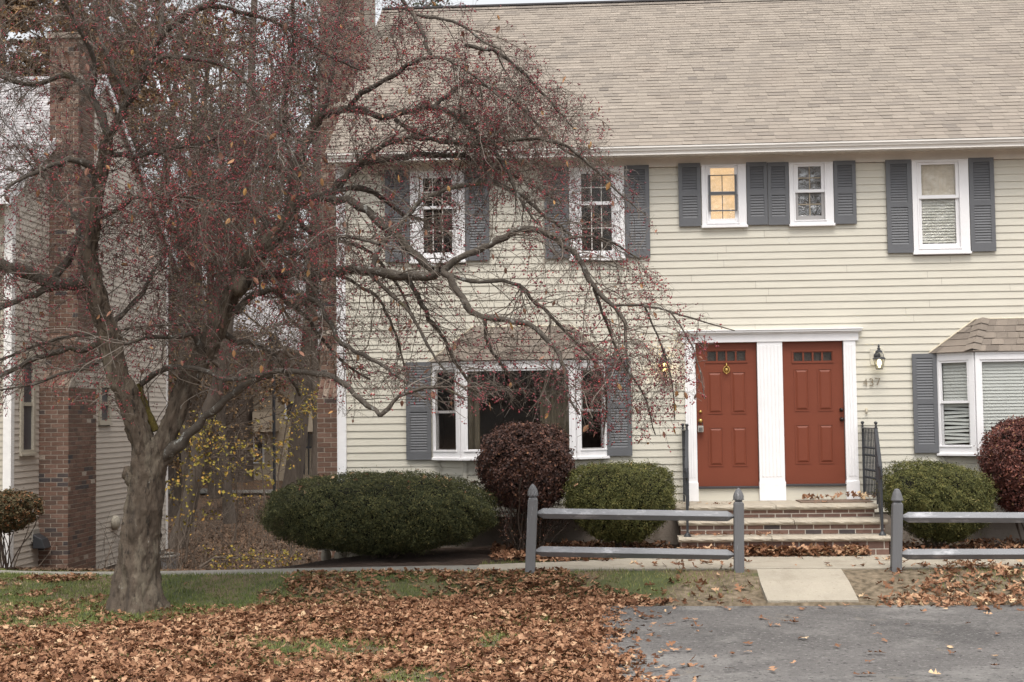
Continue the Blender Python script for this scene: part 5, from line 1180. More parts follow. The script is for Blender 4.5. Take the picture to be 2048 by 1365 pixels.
# ------------------------------------------------------------------ left building
G0 = onY(20, 1000, 2.35); XW = G0[0]
NB = thing('grey_house', 'grey tan clapboard house with a tall brick chimney at the left edge', 'house', (XW, 2.35, -.7))
YN, YB = 2.35, 10.6; ZEL = 5.55; ZSB = -.93; SLn = .667
wl = []
def side_rect(x0, x1, y0, y1):   # rectangle on the side wall from photograph pixels
    def yy(px, py):
        d = ray(px, py); t = (XW - CAM[0]) / d[0]; return CAM + d * t
    a, b = yy(x0, (y0 + y1) / 2), yy(x1, (y0 + y1) / 2); tt, bb = yy((x0 + x1) / 2, y0), yy((x0 + x1) / 2, y1); return (a[1], b[1], bb[2], tt[2])
W1 = side_rect(38, 68, 706, 912); W2 = side_rect(196, 219, 765, 851)
mb = MB(); siding(mb, YN + .1, YB - .1, ZSB, ZEL + .1, [W1, W2], XW, .02, axis='y', seams=False, sgn=1)
k = 0; z = ZEL + .1                # gable triangle courses
yrid = (YN + YB) / 2
while z < ZEL + SLn * (yrid - YN) + .05:
    hw = (ZEL + SLn * (yrid - YN) + .12 - z) / SLn
    if hw > .1: siding(mb, yrid - hw, yrid + hw, z, z + EXP, [], XW, z, axis='y', seams=False, sgn=1)
    z += EXP
mb.build('side_wall', gsiding_m, NB)
mb = MB(); siding(mb, XW - 5, XW - .1, ZSB, ZEL, [], YN, .02); mb.build('front_wall', gfront_m, NB)
mb = MB(); mb.box(XW - .11, XW + .012, YN - .03, YN - .002, ZSB, ZEL); mb.box(XW + .002, XW + .022, YN - .031, YN + .10, ZSB, ZEL); cb_ = mat('bright_corner_paint', (.74, .72, .70), .5); mb.build('corner_board', cb_, NB); MB().box(XW + .002, XW + .022, YB - .1, YB + .01, ZSB, ZEL).build('corner_board', cb_, NB)
mb = MB(); mb.box(XW - 5, XW - .02, YN + .02, YB, -1.8, ZSB - .001); mb.build('foundation', conc_m, NB)
mb = MB(); mb.box(XW - 5, XW - .03, YN + .25, YB - .01, ZSB, ZEL); mb.build('inner_shell', core_m, NB)
roof('roof', XW - 5, XW + .12, YN - .4, ZEL - .1, (YB - YN) / 2 + .4, SLn, gshingle_m, NB, sd=4)
mb = MB(); z0, y0 = ZEL - .12, YN - .4; y1 = yrid; z1 = z0 + SLn * (y1 - y0)
for (p0, q0, p1, q1) in ((y0, z0, y1, z1), (y1, z1, YB + .4, z0)): mb.hexa([(XW + .08, p0, q0 - .16), (XW + .11, p0, q0 - .16), (XW + .11, p0, q0), (XW + .08, p0, q0), (XW + .08, p1, q1 - .16), (XW + .11, p1, q1 - .16), (XW + .11, p1, q1), (XW + .08, p1, q1)])
mb.box(XW - 5, XW + .12, YN - .45, YN - .39, ZEL - .24, ZEL - .12); mb.build('rake_board', white_m, NB)
mb = MB(); mb.box(XW - 5, XW, YN - .4, YN, ZEL - .13, ZEL - .11); mb.build('soffit', frieze_m, NB)
def sidewin(r_, par):
    y0, y1, z0, z1 = r_; c_ = .10; mb = MB(); x = XW
    for (a, b, p, q) in ((y0, y0 + c_, z0, z1), (y1 - c_, y1, z0, z1), (y0 + c_, y1 - c_, z0, z0 + c_), (y0 + c_, y1 - c_, z1 - c_, z1)): mb.box(x - .03, x + .04, a, b, p, q)
    mb.box(x + .04, x + .06, y0 - .02, y1 + .02, z0 - .0, z0 + .04); w_ = mb.build('window', gfront_m, par)
    mb = MB(); zm = (z0 + z1) / 2; mb.box(x - .02, x + .02, y0 + c_, y1 - c_, zm - .03, zm + .03); mb.build('sash', gfront_m, w_)
    mb = MB(); mb.box(x - .01, x - .004, y0 + c_, y1 - c_, z0 + c_, z1 - c_); mb.build('pane', fargrey_m, w_)
sidewin(W1, NB); sidewin(W2, NB)
chimney(NB, XW + .002, XW + .51, 3.5, 4.82, -.85, 8.5, 2.42, 3.22, .28, .12, 1)
# meter, vent, basement well
def onX(px, py):
    d = ray(px, py); return CAM + d * ((XW - CAM[0]) / d[0])
q = onX(66, 1082); t = thing('dryer_vent', 'black and grey vent hood low on the side wall of the grey house', 'vent', (XW, q[1], q[2]))
mb = MB(); mb.box(XW + .014, XW + .05, q[1] - .12, q[1] + .16, q[2] - .02, q[2] + .2); mb.build('plate', hub_m, t, bevel=.01)
mb = MB(); mb.hexa([(XW + .05, q[1] - .14, q[2] - .12), (XW + .26, q[1] - .14, q[2] - .12), (XW + .26, q[1] + .14, q[2] - .12), (XW + .05, q[1] + .14, q[2] - .12), (XW + .05, q[1] - .14, q[2] + .12), (XW + .2, q[1] - .14, q[2] + .03), (XW + .2, q[1] + .14, q[2] + .03), (XW + .05, q[1] + .14, q[2] + .12)]); mb.build('hood', iron_m, t, bevel=.01)
q = onX(226, 1046); t = thing('round_vent', 'round beige vent cap on the side wall behind the crabapple trunk', 'vent', (XW, q[1], q[2]))
mb = MB(); a = np.linspace(0, 2 * math.pi, 20, endpoint=False); V = [(XW + .014 + dx, q[1] + rr_ * math.cos(u), q[2] + rr_ * math.sin(u)) for (dx, rr_) in ((0, .14), (.07, .14), (.10, .11), (.11, .001)) for u in a]
mb.add(V, [(j * 20 + i, j * 20 + (i + 1) % 20, (j + 1) * 20 + (i + 1) % 20, (j + 1) * 20 + i) for j in range(3) for i in range(20)]); mb.build('cover', gfront_m, t, smooth=True)
p0 = onY(330, 1100, YB - .8); t = thing('window_well', 'corrugated metal window well at the far corner of the grey house', 'window well', (XW, YB - .6, -1.4))
mb = MB(); V = []
aa = np.linspace(-math.pi / 2, math.pi / 2, 30)
for z in (-1.9, -1.02):
    for i, u in enumerate(aa): V.append((XW + .03 + .42 * math.cos(u), YB - .75 + .5 * math.sin(u), z))
mb.add(V, [(i, i + 1, 31 + i, 30 + i) for i in range(29)]); o_ = mb.build('well', alum_m, t)
mb = MB(); mb.tube([(XW + .03 + .43 * math.cos(u), YB - .75 + .51 * math.sin(u), -1.01) for u in aa], .03, 6); mb.build('rim', hub_m, t)

# ------------------------------------------------------------------ far building, post and rail
FYb = 40.0
FB = thing('far_house', 'tan two storey house seen through the woods between the two nearer houses', 'house', tuple(onY(560, 955, FYb)))
def fr(x0, y0, x1, y1, Y=FYb): return rect(x0, y0, x1, y1, Y)
def fbox(mb, x0, y0, x1, y1, Y, dep=.3): a = fr(x0, y0, x1, y1, Y); mb.box(a[0], a[1], Y, Y + dep, a[2], a[3])
mb = MB(); a = fr(505, 705, 760, 958); siding(mb, a[0], a[1], a[2] - .4, a[3] + .5, [], FYb, 0, seams=False, proud=.02); mb.build('wall', farwall_m, FB)
mb = MB(); a = fr(330, 690, 507, 962); siding(mb, a[0], a[1], a[2] - .5, a[3] + .5, [], FYb - 1.2, 0, seams=False, proud=.02); b_ = fr(505, 690, 507, 962)
mb.quad((a[1], FYb - 1.2, a[2] - .5), (a[1], FYb, a[2] - .5), (a[1], FYb, a[3] + .5), (a[1], FYb - 1.2, a[3] + .5)); mb.build('side_wing', farbrick_m, FB)
for (a_, b_) in ((505, 549), (608, 633)): mb = MB(); fbox(mb, a_, 824, b_, 864, FYb - .9, .9); mb.build('overhang', farwall_m, FB)
for (x0, y0, x1, y1) in ((510, 871, 525, 924), (573, 806, 587, 835), (628, 872, 634, 890), (394, 862, 405, 905)):
    Yf = FYb - .06 if x0 > 505 else FYb - 1.26
    mb = MB(); a = fr(x0, y0, x1, y1, Yf); frame4(mb, (a[0] - .07, a[1] + .07, a[2] - .07, a[3] + .07), a, Yf - .03, Yf + .03); w_ = mb.build('window', white_m, FB)
    mb = MB(); mb.box(a[0], a[1], Yf, Yf + .02, a[2], a[3]); mb.build('pane', fargrey_m, w_)
mb = MB(); a = fr(330, 640, 760, 705); Zr = a[2]
mb.quad((a[0], FYb - 1.6, Zr), (a[1], FYb - 1.6, Zr), (a[1], FYb + 5, Zr + 4), (a[0], FYb + 5, Zr + 4)); mb.build('roof', gshingle_m, FB)
mb = MB()
for x in (607, 616): a = fr(x, 825, x + 2, 950, FYb - .1); mb.box(a[0], a[1], FYb - .12, FYb - .04, a[2], a[3])
a = fr(613, 893, 628, 897, FYb - .9); mb.box(a[0], a[1], FYb - 1.5, FYb - .5, a[2], a[3]); mb.build('deck', iron_m, FB)
mb = MB(); 
for i in range(6): a = fr(614 + i * 2.4, 868, 615 + i * 2.4, 893, FYb - 1.4); mb.box(a[0], a[1], FYb - 1.45, FYb - 1.4, a[2], a[3])
mb.build('railing', iron_m, FB)
q = onG(549, 992); tz = onY(548, 760, q[1])
lp = MB(); hgt = onY(548, 700, q[1])[2]; lp.tube([(q[0], q[1], q[2] - .2), (q[0] - .02, q[1], hgt)], .06, 10); lpt = thing('lamp_post', 'thin black lamp post standing in the woodland strip', 'lamp post', tuple(q)); lp.build('pole', iron_m, lpt, smooth=True)
lp = MB(); lp.lathe((q[0] - .02, q[1], hgt), [(.06, 0), (.16, .05), (.2, .4), (.24, .42), (.05, .6), (.001, .65)], 12); lp.build('lamp_head', iron_m, lpt)
q = onG(432, 962); t = thing('wooden_rail', 'low grey rail beside the path before the far house', 'railing', tuple(q)); p2 = onY(466, 955, q[1])
mb = MB()
for u in np.linspace(0, 1, 3): x = q[0] + (p2[0] - q[0]) * u; mb.box(x - .04, x + .04, q[1] - .04, q[1] + .04, q[2] - .2, q[2] + .55)
mb.build('post', hub_m, t); mb = MB(); mb.box(q[0], p2[0], q[1] - .06, q[1] - .042, q[2] + .42, q[2] + .54); mb.build('rail', hub_m, t)
V, Q = grid(np.linspace(-35, 4, 30), np.linspace(33.0, 35.0, 3), lambda X, Y: ground_z(X, Y) + .10); struct(mk('far_path', V, [Q], path_m))

# ------------------------------------------------------------------ woodland trees
def wtree(name, lab, base, H_, r0, lean, seed, ntw=420, nlf=1500, leafm=wleaf_m, lsize=.10, spread=.26, clear=.25, group=None, path=None, tmat=wbark_m):
    r = np.random.default_rng(seed); t = thing(name, lab, 'tree', tuple(base), group); base = np.array(base, float)
    n = 14; u = np.linspace(0, 1, n)
    if path is None: P = base + np.stack([lean[0] * u + .25 * np.sin(u * 5 + seed), lean[1] * u + .2 * np.sin(u * 4 + seed * 2), u * H_ - .3], 1)
    else: P = path; n = len(P); u = np.linspace(0, 1, n)
    rad = r0 * (1.25 * (1 - u) ** .8 * .75 + .22); rad[0] *= 1.4
    V, Q = tubes(P[None], rad[None], 14); V += r.normal(0, .006, V.shape); mk('trunk', V, [Q], tmat, t, smooth=True)
    nl = 26; p, tg, i, tt = spawn(P[None], nl, clear, 1, r); ang = r.uniform(0, 2 * math.pi, nl); d = np.stack([np.cos(ang), np.sin(ang), r.uniform(.3, 1.2, nl)], 1)
    L1 = grow(p, d, H_ * spread * r.uniform(.5, 1.1, nl) * (1.15 - tt * .5), 9, 0, .13, r); Rl = r0 * .26 * np.linspace(1, .22, 9)[None] * r.uniform(.5, 1.1, (nl, 1))
    n2 = ntw; p, tg, i, tt = spawn(L1, n2, .15, 1, r); G = grow(p, side(tg, r.uniform(.4, 1.1, n2), r), r.uniform(.5, 1.9, n2), 6, 0, .2, r); Rg = np.full((n2, 1), .012) * np.linspace(1, .35, 6)[None]
    n3 = ntw * 4; p, tg, i, tt = spawn(G, n3, .1, 1, r); G3_ = grow(p, side(tg, r.uniform(.4, 1.1, n3), r), r.uniform(.25, .8, n3), 4, 0, .25, r); Rg3 = np.full((n3, 1), .0058) * np.ones((1, 4))
    va, qa = tubes(L1, Rl, 7); vb, qb = tubes(G, Rg, 4); vc, qc = tubes(G3_, Rg3, 3)
    mk('branches', np.vstack([va, vb, vc]), [np.vstack([qa, qb + len(va), qc + len(va) + len(vb)])], wtwig_m, t)
    if nlf:
        p, *_ = spawn(G3_, nlf, .1, 1, r); p = p + r.normal(0, .07, p.shape); V, Q = cards(p, r.normal(0, 1, p.shape), lsize * r.uniform(.6, 1.3, nlf), lsize * .7, r)
        mk('crown', V, [Q], leafm, t, r.random(nlf))
    return t
def pathpx(pts, Y): return np.array([onY(x, y, Y) for (x, y) in pts])
q = onG(352, 1098)
wtree('woodland_tree', 'leaning woodland tree just right of the crabapple trunk, forking above a bend', q, 13, .20, (0, 0), 2, path=pathpx([(345, 1112), (352, 1090), (378, 1010), (395, 930), (398, 860), (425, 800), (445, 740), (455, 650), (470, 540), (485, 400), (500, 250), (505, 80), (515, -150), (530, -380)], q[1]), clear=.35, ntw=500, nlf=1300)
q = onG(590, 1000)
wtree('woodland_tree', 'thick dark straight tree leaning right beside the lamp post', q, 15, .33, (0, 0), 3, path=pathpx([(575, 1010), (584, 975), (590, 930), (597, 870), (603, 810), (612, 740), (620, 640), (628, 520), (634, 400), (640, 260), (645, 100), (650, -60), (655, -260)], q[1]), clear=.4, ntw=500, nlf=1300)
q = onG(634, 1010)
wtree('woodland_tree', 'slim tree against the edge of the house chimney', q, 15, .14, (0, 0), 4, path=pathpx([(632, 1010), (631, 930), (634, 860), (630, 760), (628, 600), (640, 400), (642, 200), (650, 0), (655, -220)], q[1] - 4), clear=.35, ntw=300, nlf=600)
specs = [(355, 46, 17, .2), (415, 52, 18, .18), (462, 68, 20, .2), (530, 70, 21, .24), (500, 66, 20, .2), (585, 69, 21, .2), (640, 70, 20, .22), (690, 56, 19, .3), (380, 66, 21, .34), (300, 56, 19, .28), (220, 52, 19, .3), (120, 60, 20, .3), (20, 54, 20, .3), (170, 44, 18, .22), (60, 42, 18, .22), (760, 62, 19, .3), (850, 66, 20, .3), (950, 60, 18.5, .3), (1060, 64, 18.5, .3)]
for i, (px, dd, hh, rr_) in enumerate(specs):
    b_ = onY(px, 900, dd - 20); b_[2] = float(ground_z(min(b_[0], -1.5), b_[1])); 
    pine = i in (6, 15, 16, 3)
    wtree('pine_tree' if pine else 'woodland_tree', 'dark green pine in the woods behind the houses' if pine else 'brown autumn tree in the woods behind the houses', b_, hh, rr_, (random.uniform(-1, 1), 0), 50 + i, ntw=280 if i < 10 else 300, nlf=6500 if pine else (15000 if px < 340 else 2300 if i < 15 else 900),
          leafm=pine_m if pine else wleaf_m, lsize=.17 if pine else (.19 if px < 340 else .13), clear=.08, group='pines in the woods behind' if pine else 'trees in the woods behind', spread=.24)
for i, (px, dd, hh, rr_, lab) in enumerate([(365, 41, 14, .12, 'slim dark tree just right of the corner of the grey house'), (462, 44, 15, .15, 'slim dark tree in front of the brown wing of the far house')]):
    b_ = onY(px, 950, dd - 20); b_[2] = float(ground_z(b_[0], b_[1])); wtree('woodland_tree', lab, b_, hh, rr_, (random.uniform(-.8, .8), 0), 90 + i, ntw=420, nlf=1500, clear=.12, spread=.16)
# saplings with yellow leaves
def sapling(lab, pts, Y, n, ls, seed, sp=.5, m=yleaf_m, ns=40):
    r = np.random.default_rng(seed); P = pathpx(pts, Y); t = thing('sapling', lab, 'sapling', tuple(P[0]), 'yellow leaved saplings in the woodland strip')
    V, Q = tubes(P[None], np.linspace(.022, .008, len(P))[None], 6); 
    p, tg, *_ = spawn(P[None], ns, .2, 1, r); G = grow(p, side(tg, r.uniform(.5, 1.3, ns), r), r.uniform(.3, 1., ns) * sp * 2, 6, .08, .2, r); v2, q2 = tubes(G, np.full((ns, 6), .005), 4)
    mk('stem', np.vstack([V, v2]), [np.vstack([Q, q2 + len(V)])], wtwig_m, t)
    p, *_ = spawn(G, n, .25, 1, r); p = p + r.normal(0, .05, p.shape); V, Q = cards(p, r.normal(0, 1, p.shape) + (0, -.6, .3), ls * r.uniform(.6, 1.3, n), ls * .8, r); mk('leaves', V, [Q], m, t, r.random(n))
sapling('yellow green sapling beside the crabapple trunk above the leafy slope', [(372, 1120), (380, 1050), (400, 960), (420, 880)], 6, 260, .075, 1, .5)
sapling('arching sapling with a hanging string of yellow leaves', [(350, 1110), (362, 1020), (370, 930), (392, 850), (430, 850), (450, 900)], 9, 200, .065, 2, .3)
sapling('low yellow sapling in the middle of the leafy slope', [(470, 1080), (476, 1010), (470, 950), (480, 900)], 10, 90, .065, 3, .45)
sapling('sapling with orange and yellow leaves before the far house', [(530, 1010), (525, 950), (520, 900), (545, 880)], 14, 70, .11, 4, .4)
sapling('bright yellow leafy branches in front of the thick dark trunk', [(560, 1060), (556, 950), (575, 840), (615, 790), (645, 800)], 12, 400, .062, 5, .42, ns=60)
sapling('pale yellow weeds at the foot of the slope by the path', [(400, 1135), (430, 1115), (500, 1118), (590, 1120)], 3.0, 200, .05, 6, .16)
# brush on the slope, far woods, as masses nobody could count
r = np.random.default_rng(77); n = 2300; X = r.uniform(-13, -.9, n); Y = r.uniform(3, 31, n); X = np.where(Y > 12, r.uniform(-17, -2.5, n), X); B = np.stack([X, Y, ground_z(X, Y)], 1)
G = grow(B, np.stack([r.normal(0, .5, n), r.normal(0, .3, n), np.ones(n)], 1), r.uniform(.3, 1.5, n) * (1 + sm(8, 20, Y) * .5), 6, .05, .2, r); V, Q = tubes(G, np.linspace(.007, .002, 6)[None] * np.ones((n, 1)), 3)
top(mk('undergrowth', V, [Q], wtwig_m), 'thin bare brush growing all over the leafy slope', 'undergrowth', kind='stuff')
n = 9000; X = r.uniform(-70, 40, n); Y = r.uniform(62, 85, n); Z = r.uniform(-1, 9, n); P = np.stack([X, Y, Z], 1); P = P[(wn(P[:, 0], P[:, 2], .25, 3) > -.45 + Z * .035)]
V, Q = cards(P, r.normal(0, 1, P.shape), .55, .35, r); G = grow(np.stack([r.uniform(-70, 40, 350), r.uniform(60, 85, 350), np.full(350, -1.)], 1), np.tile([0, 0, 1.], (350, 1)), r.uniform(8, 17, 350), 8, 0, .05, r); va, qa = tubes(G, np.linspace(.12, .03, 8)[None] * np.ones((350, 1)), 5)
top(mk('distant_woods', np.vstack([V, va]), [np.vstack([Q, qa + len(V)])], wleaf_m, tint=np.concatenate([r.random(len(Q)) * .6, np.zeros(len(qa))])), 'brown mass of woods far behind the houses', 'woods', kind='stuff')

# ------------------------------------------------------------------ fallen leaves and grass
def oak_leaves(X, Y, Z, size, r, tilt=.45, tb=0.):
    n = len(X); tt = np.array([0, .16, .3, .45, .6, .78, 1.]); ww = np.array([.02, .20, .05, .38, .06, .27, 0.])
    az = r.uniform(0, 2 * math.pi, n); u = norm(np.stack([np.cos(az), np.sin(az), r.normal(0, tilt, n)], 1)); nz = norm(np.stack([r.normal(0, tilt, n), r.normal(0, tilt, n), np.ones(n)], 1)); v = norm(np.cross(nz, u)); nn = np.cross(u, v)
    C_ = np.stack([X, Y, Z], 1); s_ = size[:, None]; cu = r.normal(.10, .25, n)[:, None]; cw = r.normal(.2, .45, n)[:, None]; rows = []
    for k in range(7):
        lobe = r.uniform(.75, 1.2, (n, 1)); sh = .15 * s_ * (ww[k] > .15)
        c_ = C_ + u * s_ * (tt[k] - .5) + nn * s_ * cu * (tt[k] - .5) ** 2 * 2
        rows += [c_ + v * s_ * ww[k] * lobe + u * sh + nn * s_ * cw * ww[k] ** 2 * 2, c_, c_ - v * s_ * ww[k] * lobe + u * sh + nn * s_ * cw * ww[k] ** 2 * 2]
    V = np.stack(rows, 1).reshape(-1, 3); q = []
    for k in range(6): q += [(3 * k, 3 * k + 1, 3 * k + 4, 3 * k + 3), (3 * k + 1, 3 * k + 2, 3 * k + 5, 3 * k + 4)]
    q = np.array(q); Q = (q[None] + (np.arange(n) * 21)[:, None, None]).reshape(-1, 4); low = V[:, 2]
    return V, Q, np.repeat(np.clip(r.beta(1.6, 1.7, n) + tb, 0, 1), 12)
def gpx(x, y, rx, ry):           # soft ellipse on the lawn (photograph x, y) -> callable on X,Y
    c_ = onZ(x, y, -.22); a = onZ(x + rx, y, -.22); b = onZ(x, y - ry, -.22) if y - ry > 1130 else onZ(x, 1140, -.22); ex = abs(a[0] - c_[0]); ey = abs(b[1] - c_[1])
    return lambda X, Y: np.exp(-(((X - c_[0]) / ex) ** 2 + ((Y - c_[1]) / ey) ** 2) * 1.2)
bare = [gpx(130, 1212, 300, 34), gpx(330, 1222, 130, 22), gpx(640, 1296, 140, 14), gpx(700, 1305, 120, 16), gpx(560, 1330, 90, 16), gpx(830, 1355, 90, 16), gpx(985, 1290, 38, 18), gpx(870, 1163, 90, 12), gpx(700, 1175, 60, 12), gpx(1180, 1165, 220, 14), gpx(1280, 1185, 100, 14), gpx(500, 1185, 60, 12), gpx(40, 1250, 120, 14)]
fill = [gpx(80, 1190, 50, 10), gpx(200, 1200, 30, 8), gpx(60, 1232, 60, 8)]
def leafden(X, Y):
    d = np.ones_like(X) * (.80 + .50 * wn(X, Y, 1.1, 61)) - .34 * sm(-5.6, -4.7, Y) * sm(1.5, -1.5, X)
    for b_ in bare: d = d - 1.05 * b_(X, Y)
    d = np.maximum(d, .07 + .30 * np.clip(wn(X, Y, 1.6, 62), 0, 1))
    for b_ in fill: d = d + .5 * b_(X, Y)
    d = d - .35 * sm(-4.6, -3.9, Y) * sm(4, 1, X)
    edge = asph_edge(Y); inasph = (X > edge) & (Y < AXL); d = np.where(inasph, .9 * np.exp(-(X - edge) / .16) , d)
    vg = (X > 3.3) & (Y > AXL - .05); d = np.where(vg, d * np.clip(1 - (X - 3.3) / .9 - (Y + 3.9) * .9, 0, 1), d)
    pn = path_near(X); d = np.where(Y > pn - .03, 0, d)
    return np.clip(d, 0, 1.2)
r = np.random.default_rng(90)
n = 175000; X = r.uniform(-8.5, 5.2, n); Y = r.uniform(-11.0, -2.0, n); de = leafden(X, Y); q = proj(np.stack([X, Y, np.full(n, -.2)], 1)); k = (r.random(n) < de) & (q[:, 0] > -60) & (q[:, 0] < 2100) & (q[:, 1] < 1400); X, Y, de = X[k], Y[k], de[k]
Z = ground_z(X, Y) + .012 + r.random(len(X)) ** 1.5 * .038 * np.clip(de, .2, 1)
V, Q, t_ = oak_leaves(X, Y, Z, .042 + .098 * r.beta(1.5, 2.4, len(X)), r, .34)
print('leaves', len(X))
top(mk('fallen_leaves', V, [Q], oak_m, tint=t_), 'deep litter of rust brown oak leaves over the front lawn', 'fallen leaves', kind='stuff')
# loose leaves on asphalt
pts = [(1230, 1240), (1275, 1242), (1330, 1252), (1390, 1243), (1395, 1256), (1530, 1240), (1570, 1246), (1460, 1220), (1602, 1220), (1645, 1217), (1590, 1240), (1555, 1253), (1600, 1278), (1235, 1262), (1268, 1283), (1240, 1274), (1350, 1303), (1378, 1303), (1430, 1318), (1465, 1312), (1495, 1306), (1320, 1310), (1280, 1322), (1366, 1334), (1460, 1340), (1585, 1330), (1546, 1343), (1675, 1295), (1740, 1308), (1745, 1255), (1755, 1270), (1900, 1295), (1903, 1308), (1960, 1302), (1873, 1268), (1995, 1270), (1870, 1352), (1740, 1352), (1720, 1352), (1990, 1335), (1845, 1226), (1975, 1232), (1740, 1325), (1330, 1362), (1300, 1350), (1350, 1355), (1815, 1250), (1935, 1250)]
P = np.array([onZ(x, y, -.205) for x, y in pts]); extra = np.stack([r.uniform(3.8, 10.5, 22), r.uniform(-9.5, -4.5, 22), np.full(22, -.205)], 1); P = np.vstack([P, P[:14] + r.normal(0, .05, (14, 3)) * (1, 1, 0), extra])
V, Q, t_ = oak_leaves(P[:, 0], P[:, 1], np.full(len(P), -.190), r.uniform(.065, .115, len(P)), r, .12, .12); V[:, 2] = np.maximum(V[:, 2], -.203)
top(mk('fallen_leaves', V, [Q], oak_m, tint=t_), 'scattered single oak leaves on the grey asphalt', 'fallen leaves', kind='stuff')
# heap right, leaves on steps, beds, walkway, verge
def heap(poly, n, zf, sz=(.08, .14), tb=0., tilt=.5):
    out = []
    poly = np.array(poly); 
    while len(out) < n:
        x, y = r.uniform(poly[:, 0].min(), poly[:, 0].max()), r.uniform(poly[:, 1].min(), poly[:, 1].max())
        if inpoly(np.array([x, y]), poly): out.append((x, y))
    o_ = np.array(out); return oak_leaves(o_[:, 0], o_[:, 1], zf(o_[:, 0], o_[:, 1]), r.uniform(*sz, n), r, tilt, tb)
def wpoly(px, Z): return [tuple(onZ(x, y, Z)[:2]) for x, y in px]
parts_ = []
hz = lambda X, Y: ground_z(X, Y) + .02 + r.random(len(X)) ** 2 * .05
parts_.append(heap(wpoly([(1830, 1190), (1920, 1165), (2060, 1180), (2080, 1212), (1850, 1212), (1800, 1208), (1740, 1205)], -.2), 430, hz, (.065, .115), tb=.12))
parts_.append(heap(wpoly([(1715, 1185), (1830, 1150), (2080, 1150), (2080, 1215), (1715, 1205)], -.15), 140, lambda X, Y: ground_z(X, Y) + .03))
parts_.append(heap(wpoly([(1340, 1140), (1500, 1140), (1510, 1205), (1250, 1205)], -.15), 70, lambda X, Y: ground_z(X, Y) + .03))
parts_.append(heap([(lvx[2][0] + .02, -1.90), (lvx[2][1] - .3, -1.88), (lvx[2][1] - .3, -1.70), (lvx[2][0] + .02, -1.70)], 620, lambda X, Y: .03 + r.random(len(X)) * .12, tb=.08))
parts_.append(heap([(2.3, -2.2), (3.9, -1.9), (lvx[2][0] - .05, -1.8), (lvx[2][0] - .05, -.1), (2.2, -.1)], 900, lambda X, Y: .035 + r.random(len(X)) * .05, tb=-.04))
parts_.append(heap([(lvx[2][1] + .05, -2.1), (12, -2.3), (12, -.1), (lvx[2][1] + .05, -.1)], 900, lambda X, Y: .035 + r.random(len(X)) * .05, tb=-.02))
parts_.append(heap([(3.0, -2.4), (3.8, -2.3), (3.8, -1.9), (2.6, -1.9)], 90, lambda X, Y: .04 + r.random(len(X)) * .03))
parts_.append(heap([(3.5, -3.1), (7.6, -3.1), (7.6, -1.9), (4.6, -1.9)], 26, lambda X, Y: .040 + 0 * X, tilt=.15, tb=.1))
top(mk('fallen_leaves', np.vstack([p[0] for p in parts_]), [np.vstack([p[1] + o_ for p, o_ in zip(parts_, np.cumsum([0] + [len(p[0]) for p in parts_[:-1]]))])], oak_m, tint=np.concatenate([p[2] for p in parts_])), 'tan leaves heaped at the foot of the steps, in the beds and on the verge', 'fallen leaves', kind='stuff')
parts_ = []
a_ = onZ(1590, 996, .63)[0]; b_ = onZ(1725, 996, .63)[0]
parts_.append(heap([(a_, -.3), (b_ + .1, -.3), (b_ + .1, -.08), (a_, -.08)], 34, lambda X, Y: .66 + r.random(len(X)) * .05, tb=.1, tilt=.7))
parts_.append(heap([(lvx[1][0] + .1, -1.70), (lvx[1][0] + 1.3, -1.70), (lvx[1][0] + 1.3, -1.45), (lvx[1][0] + .1, -1.45)], 30, lambda X, Y: .285 + r.random(len(X)) * .02, (.05, .1), tilt=.3))
parts_.append(heap([(lvx[0][0] + .1, -1.0), (lvx[0][1] - .1, -1.0), (lvx[0][1] - .1, -.1), (lvx[0][0] + .1, -.1)], 14, lambda X, Y: .632 + 0 * X, (.05, .1), tilt=.15))
top(mk('fallen_leaves', np.vstack([p[0] for p in parts_]), [np.vstack([p[1] + o_ for p, o_ in zip(parts_, np.cumsum([0] + [len(p[0]) for p in parts_[:-1]]))])], oak_m, tint=np.concatenate([p[2] for p in parts_])), 'dry curled leaves blown onto the doormat and the stone treads', 'fallen leaves', kind='stuff')
# leaves caught on the bushes
parts_ = []
for (cc, sf_, rx_) in BS:
    n = 34 if rx_ > 1 else 14; d = norm(np.stack([r.uniform(-1.3, 1.3, n) * (1.4 if rx_ > 1 else .8), r.uniform(-.9, .1, n), r.uniform(.25, 1.1, n)], 1)); Pb = sf_(d) * 1.015 + np.array(cc)
    parts_.append(oak_leaves(Pb[:, 0], Pb[:, 1], Pb[:, 2], r.uniform(.05, .095, n), r, .5, .15))
top(mk('fallen_leaves', np.vstack([p[0] for p in parts_]), [np.vstack([p[1] + o_ for p, o_ in zip(parts_, np.cumsum([0] + [len(p[0]) for p in parts_[:-1]]))])], oak_m, tint=np.concatenate([p[2] for p in parts_])), 'tan leaves caught on top of the clipped yews', 'fallen leaves', kind='stuff')
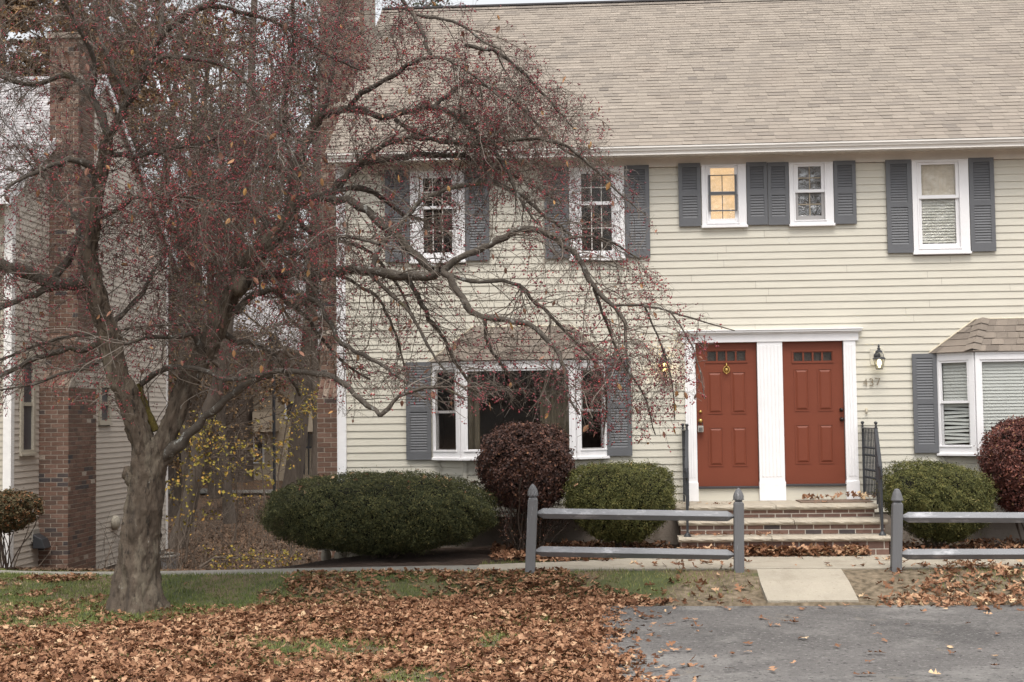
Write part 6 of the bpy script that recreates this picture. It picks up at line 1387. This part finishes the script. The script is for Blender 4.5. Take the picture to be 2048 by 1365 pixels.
# forest floor leaves
n = 26000; X = r.uniform(-9.5, -.3, n); Y = 1.5 + 30 * r.random(n) ** 1.6; k = Y > path_far(X) + .4; X, Y = X[k], Y[k]; Z = ground_z(X, Y) + .03; C_ = np.stack([X, Y, Z], 1); V, Q = cards(C_, np.tile([0, -.3, 1.], (len(X), 1)), r.uniform(.08, .15, len(X)), .09, r)
top(mk('woodland_litter', V, [Q], litter_m, tint=r.beta(2, 3, len(X))), 'dull brown leaf litter covering the slope between the houses', 'leaf litter', kind='stuff')
# grass
n = 450000; X = r.uniform(-9, 11, n); Y = r.uniform(-11, 4.5, n); q = proj(np.stack([X, Y, np.full(n, -.2)], 1)); pn, pf = path_near(X), path_far(X)
front_ = (Y < pn - .02); ed = asph_edge(Y); dn = np.where(front_, np.clip(1.15 - leafden(X, Y), .12, 1), 0)
vg = front_ & (X > 3.5); dn = np.where(vg, np.clip(.85 * sm(-4.4, -3.5, Y) + .40 * wn(X, Y, 1.2, 70), 0.03, .95) * np.where(X > 7.0, sm(7.0, 8.2, X), sm(6.4, 3.7, X)) , dn)
dn = np.where((X > ed - .12) & (Y < AXL + .05), 0, dn); dn = np.where((X > sl[0] - .03) & (X < sl[1] + .03) & (Y > -4.45), 0, dn)
bk = (Y > pf + .02); dn = np.where(bk & (X < -2.0) & (Y < pf + .25 + np.clip(-5.0 - X, 0, 1.2) * 1.8), .9, dn); dn = np.where(bk & (X > 2.2) & (X < 4.5) & (Y < pf + .45), .6, dn)
k = (r.random(n) < dn) & (q[:, 0] > -40) & (q[:, 0] < 2090) & (q[:, 1] < 1390); X, Y = X[k], Y[k]; n = len(X); Z = ground_z(X, Y) - .005
az = r.uniform(0, 2 * math.pi, n); h = r.uniform(.025, .06, n); w_ = r.uniform(.003, .006, n); dx, dy = np.cos(az), np.sin(az); b = np.stack([X, Y, Z], 1); s_ = np.stack([dx * w_, dy * w_, 0 * w_], 1); tp_ = b + np.stack([r.normal(0, .018, n), r.normal(0, .018, n), h], 1)
V = np.stack([b - s_, b + s_, tp_], 1).reshape(-1, 3); print('grass', n)
gt = np.clip(r.normal(.45, .2, n) + .2 * wn(X, Y, .8, 71) + .22 * ((X > 3.5) & (Y < -3.2) & (Y > -4.6)), 0, 1)
top(mk('grass', V, [np.arange(3 * n).reshape(-1, 3)], grass_m, tint=gt), 'short green lawn grass showing between the fallen leaves', 'grass', kind='stuff')
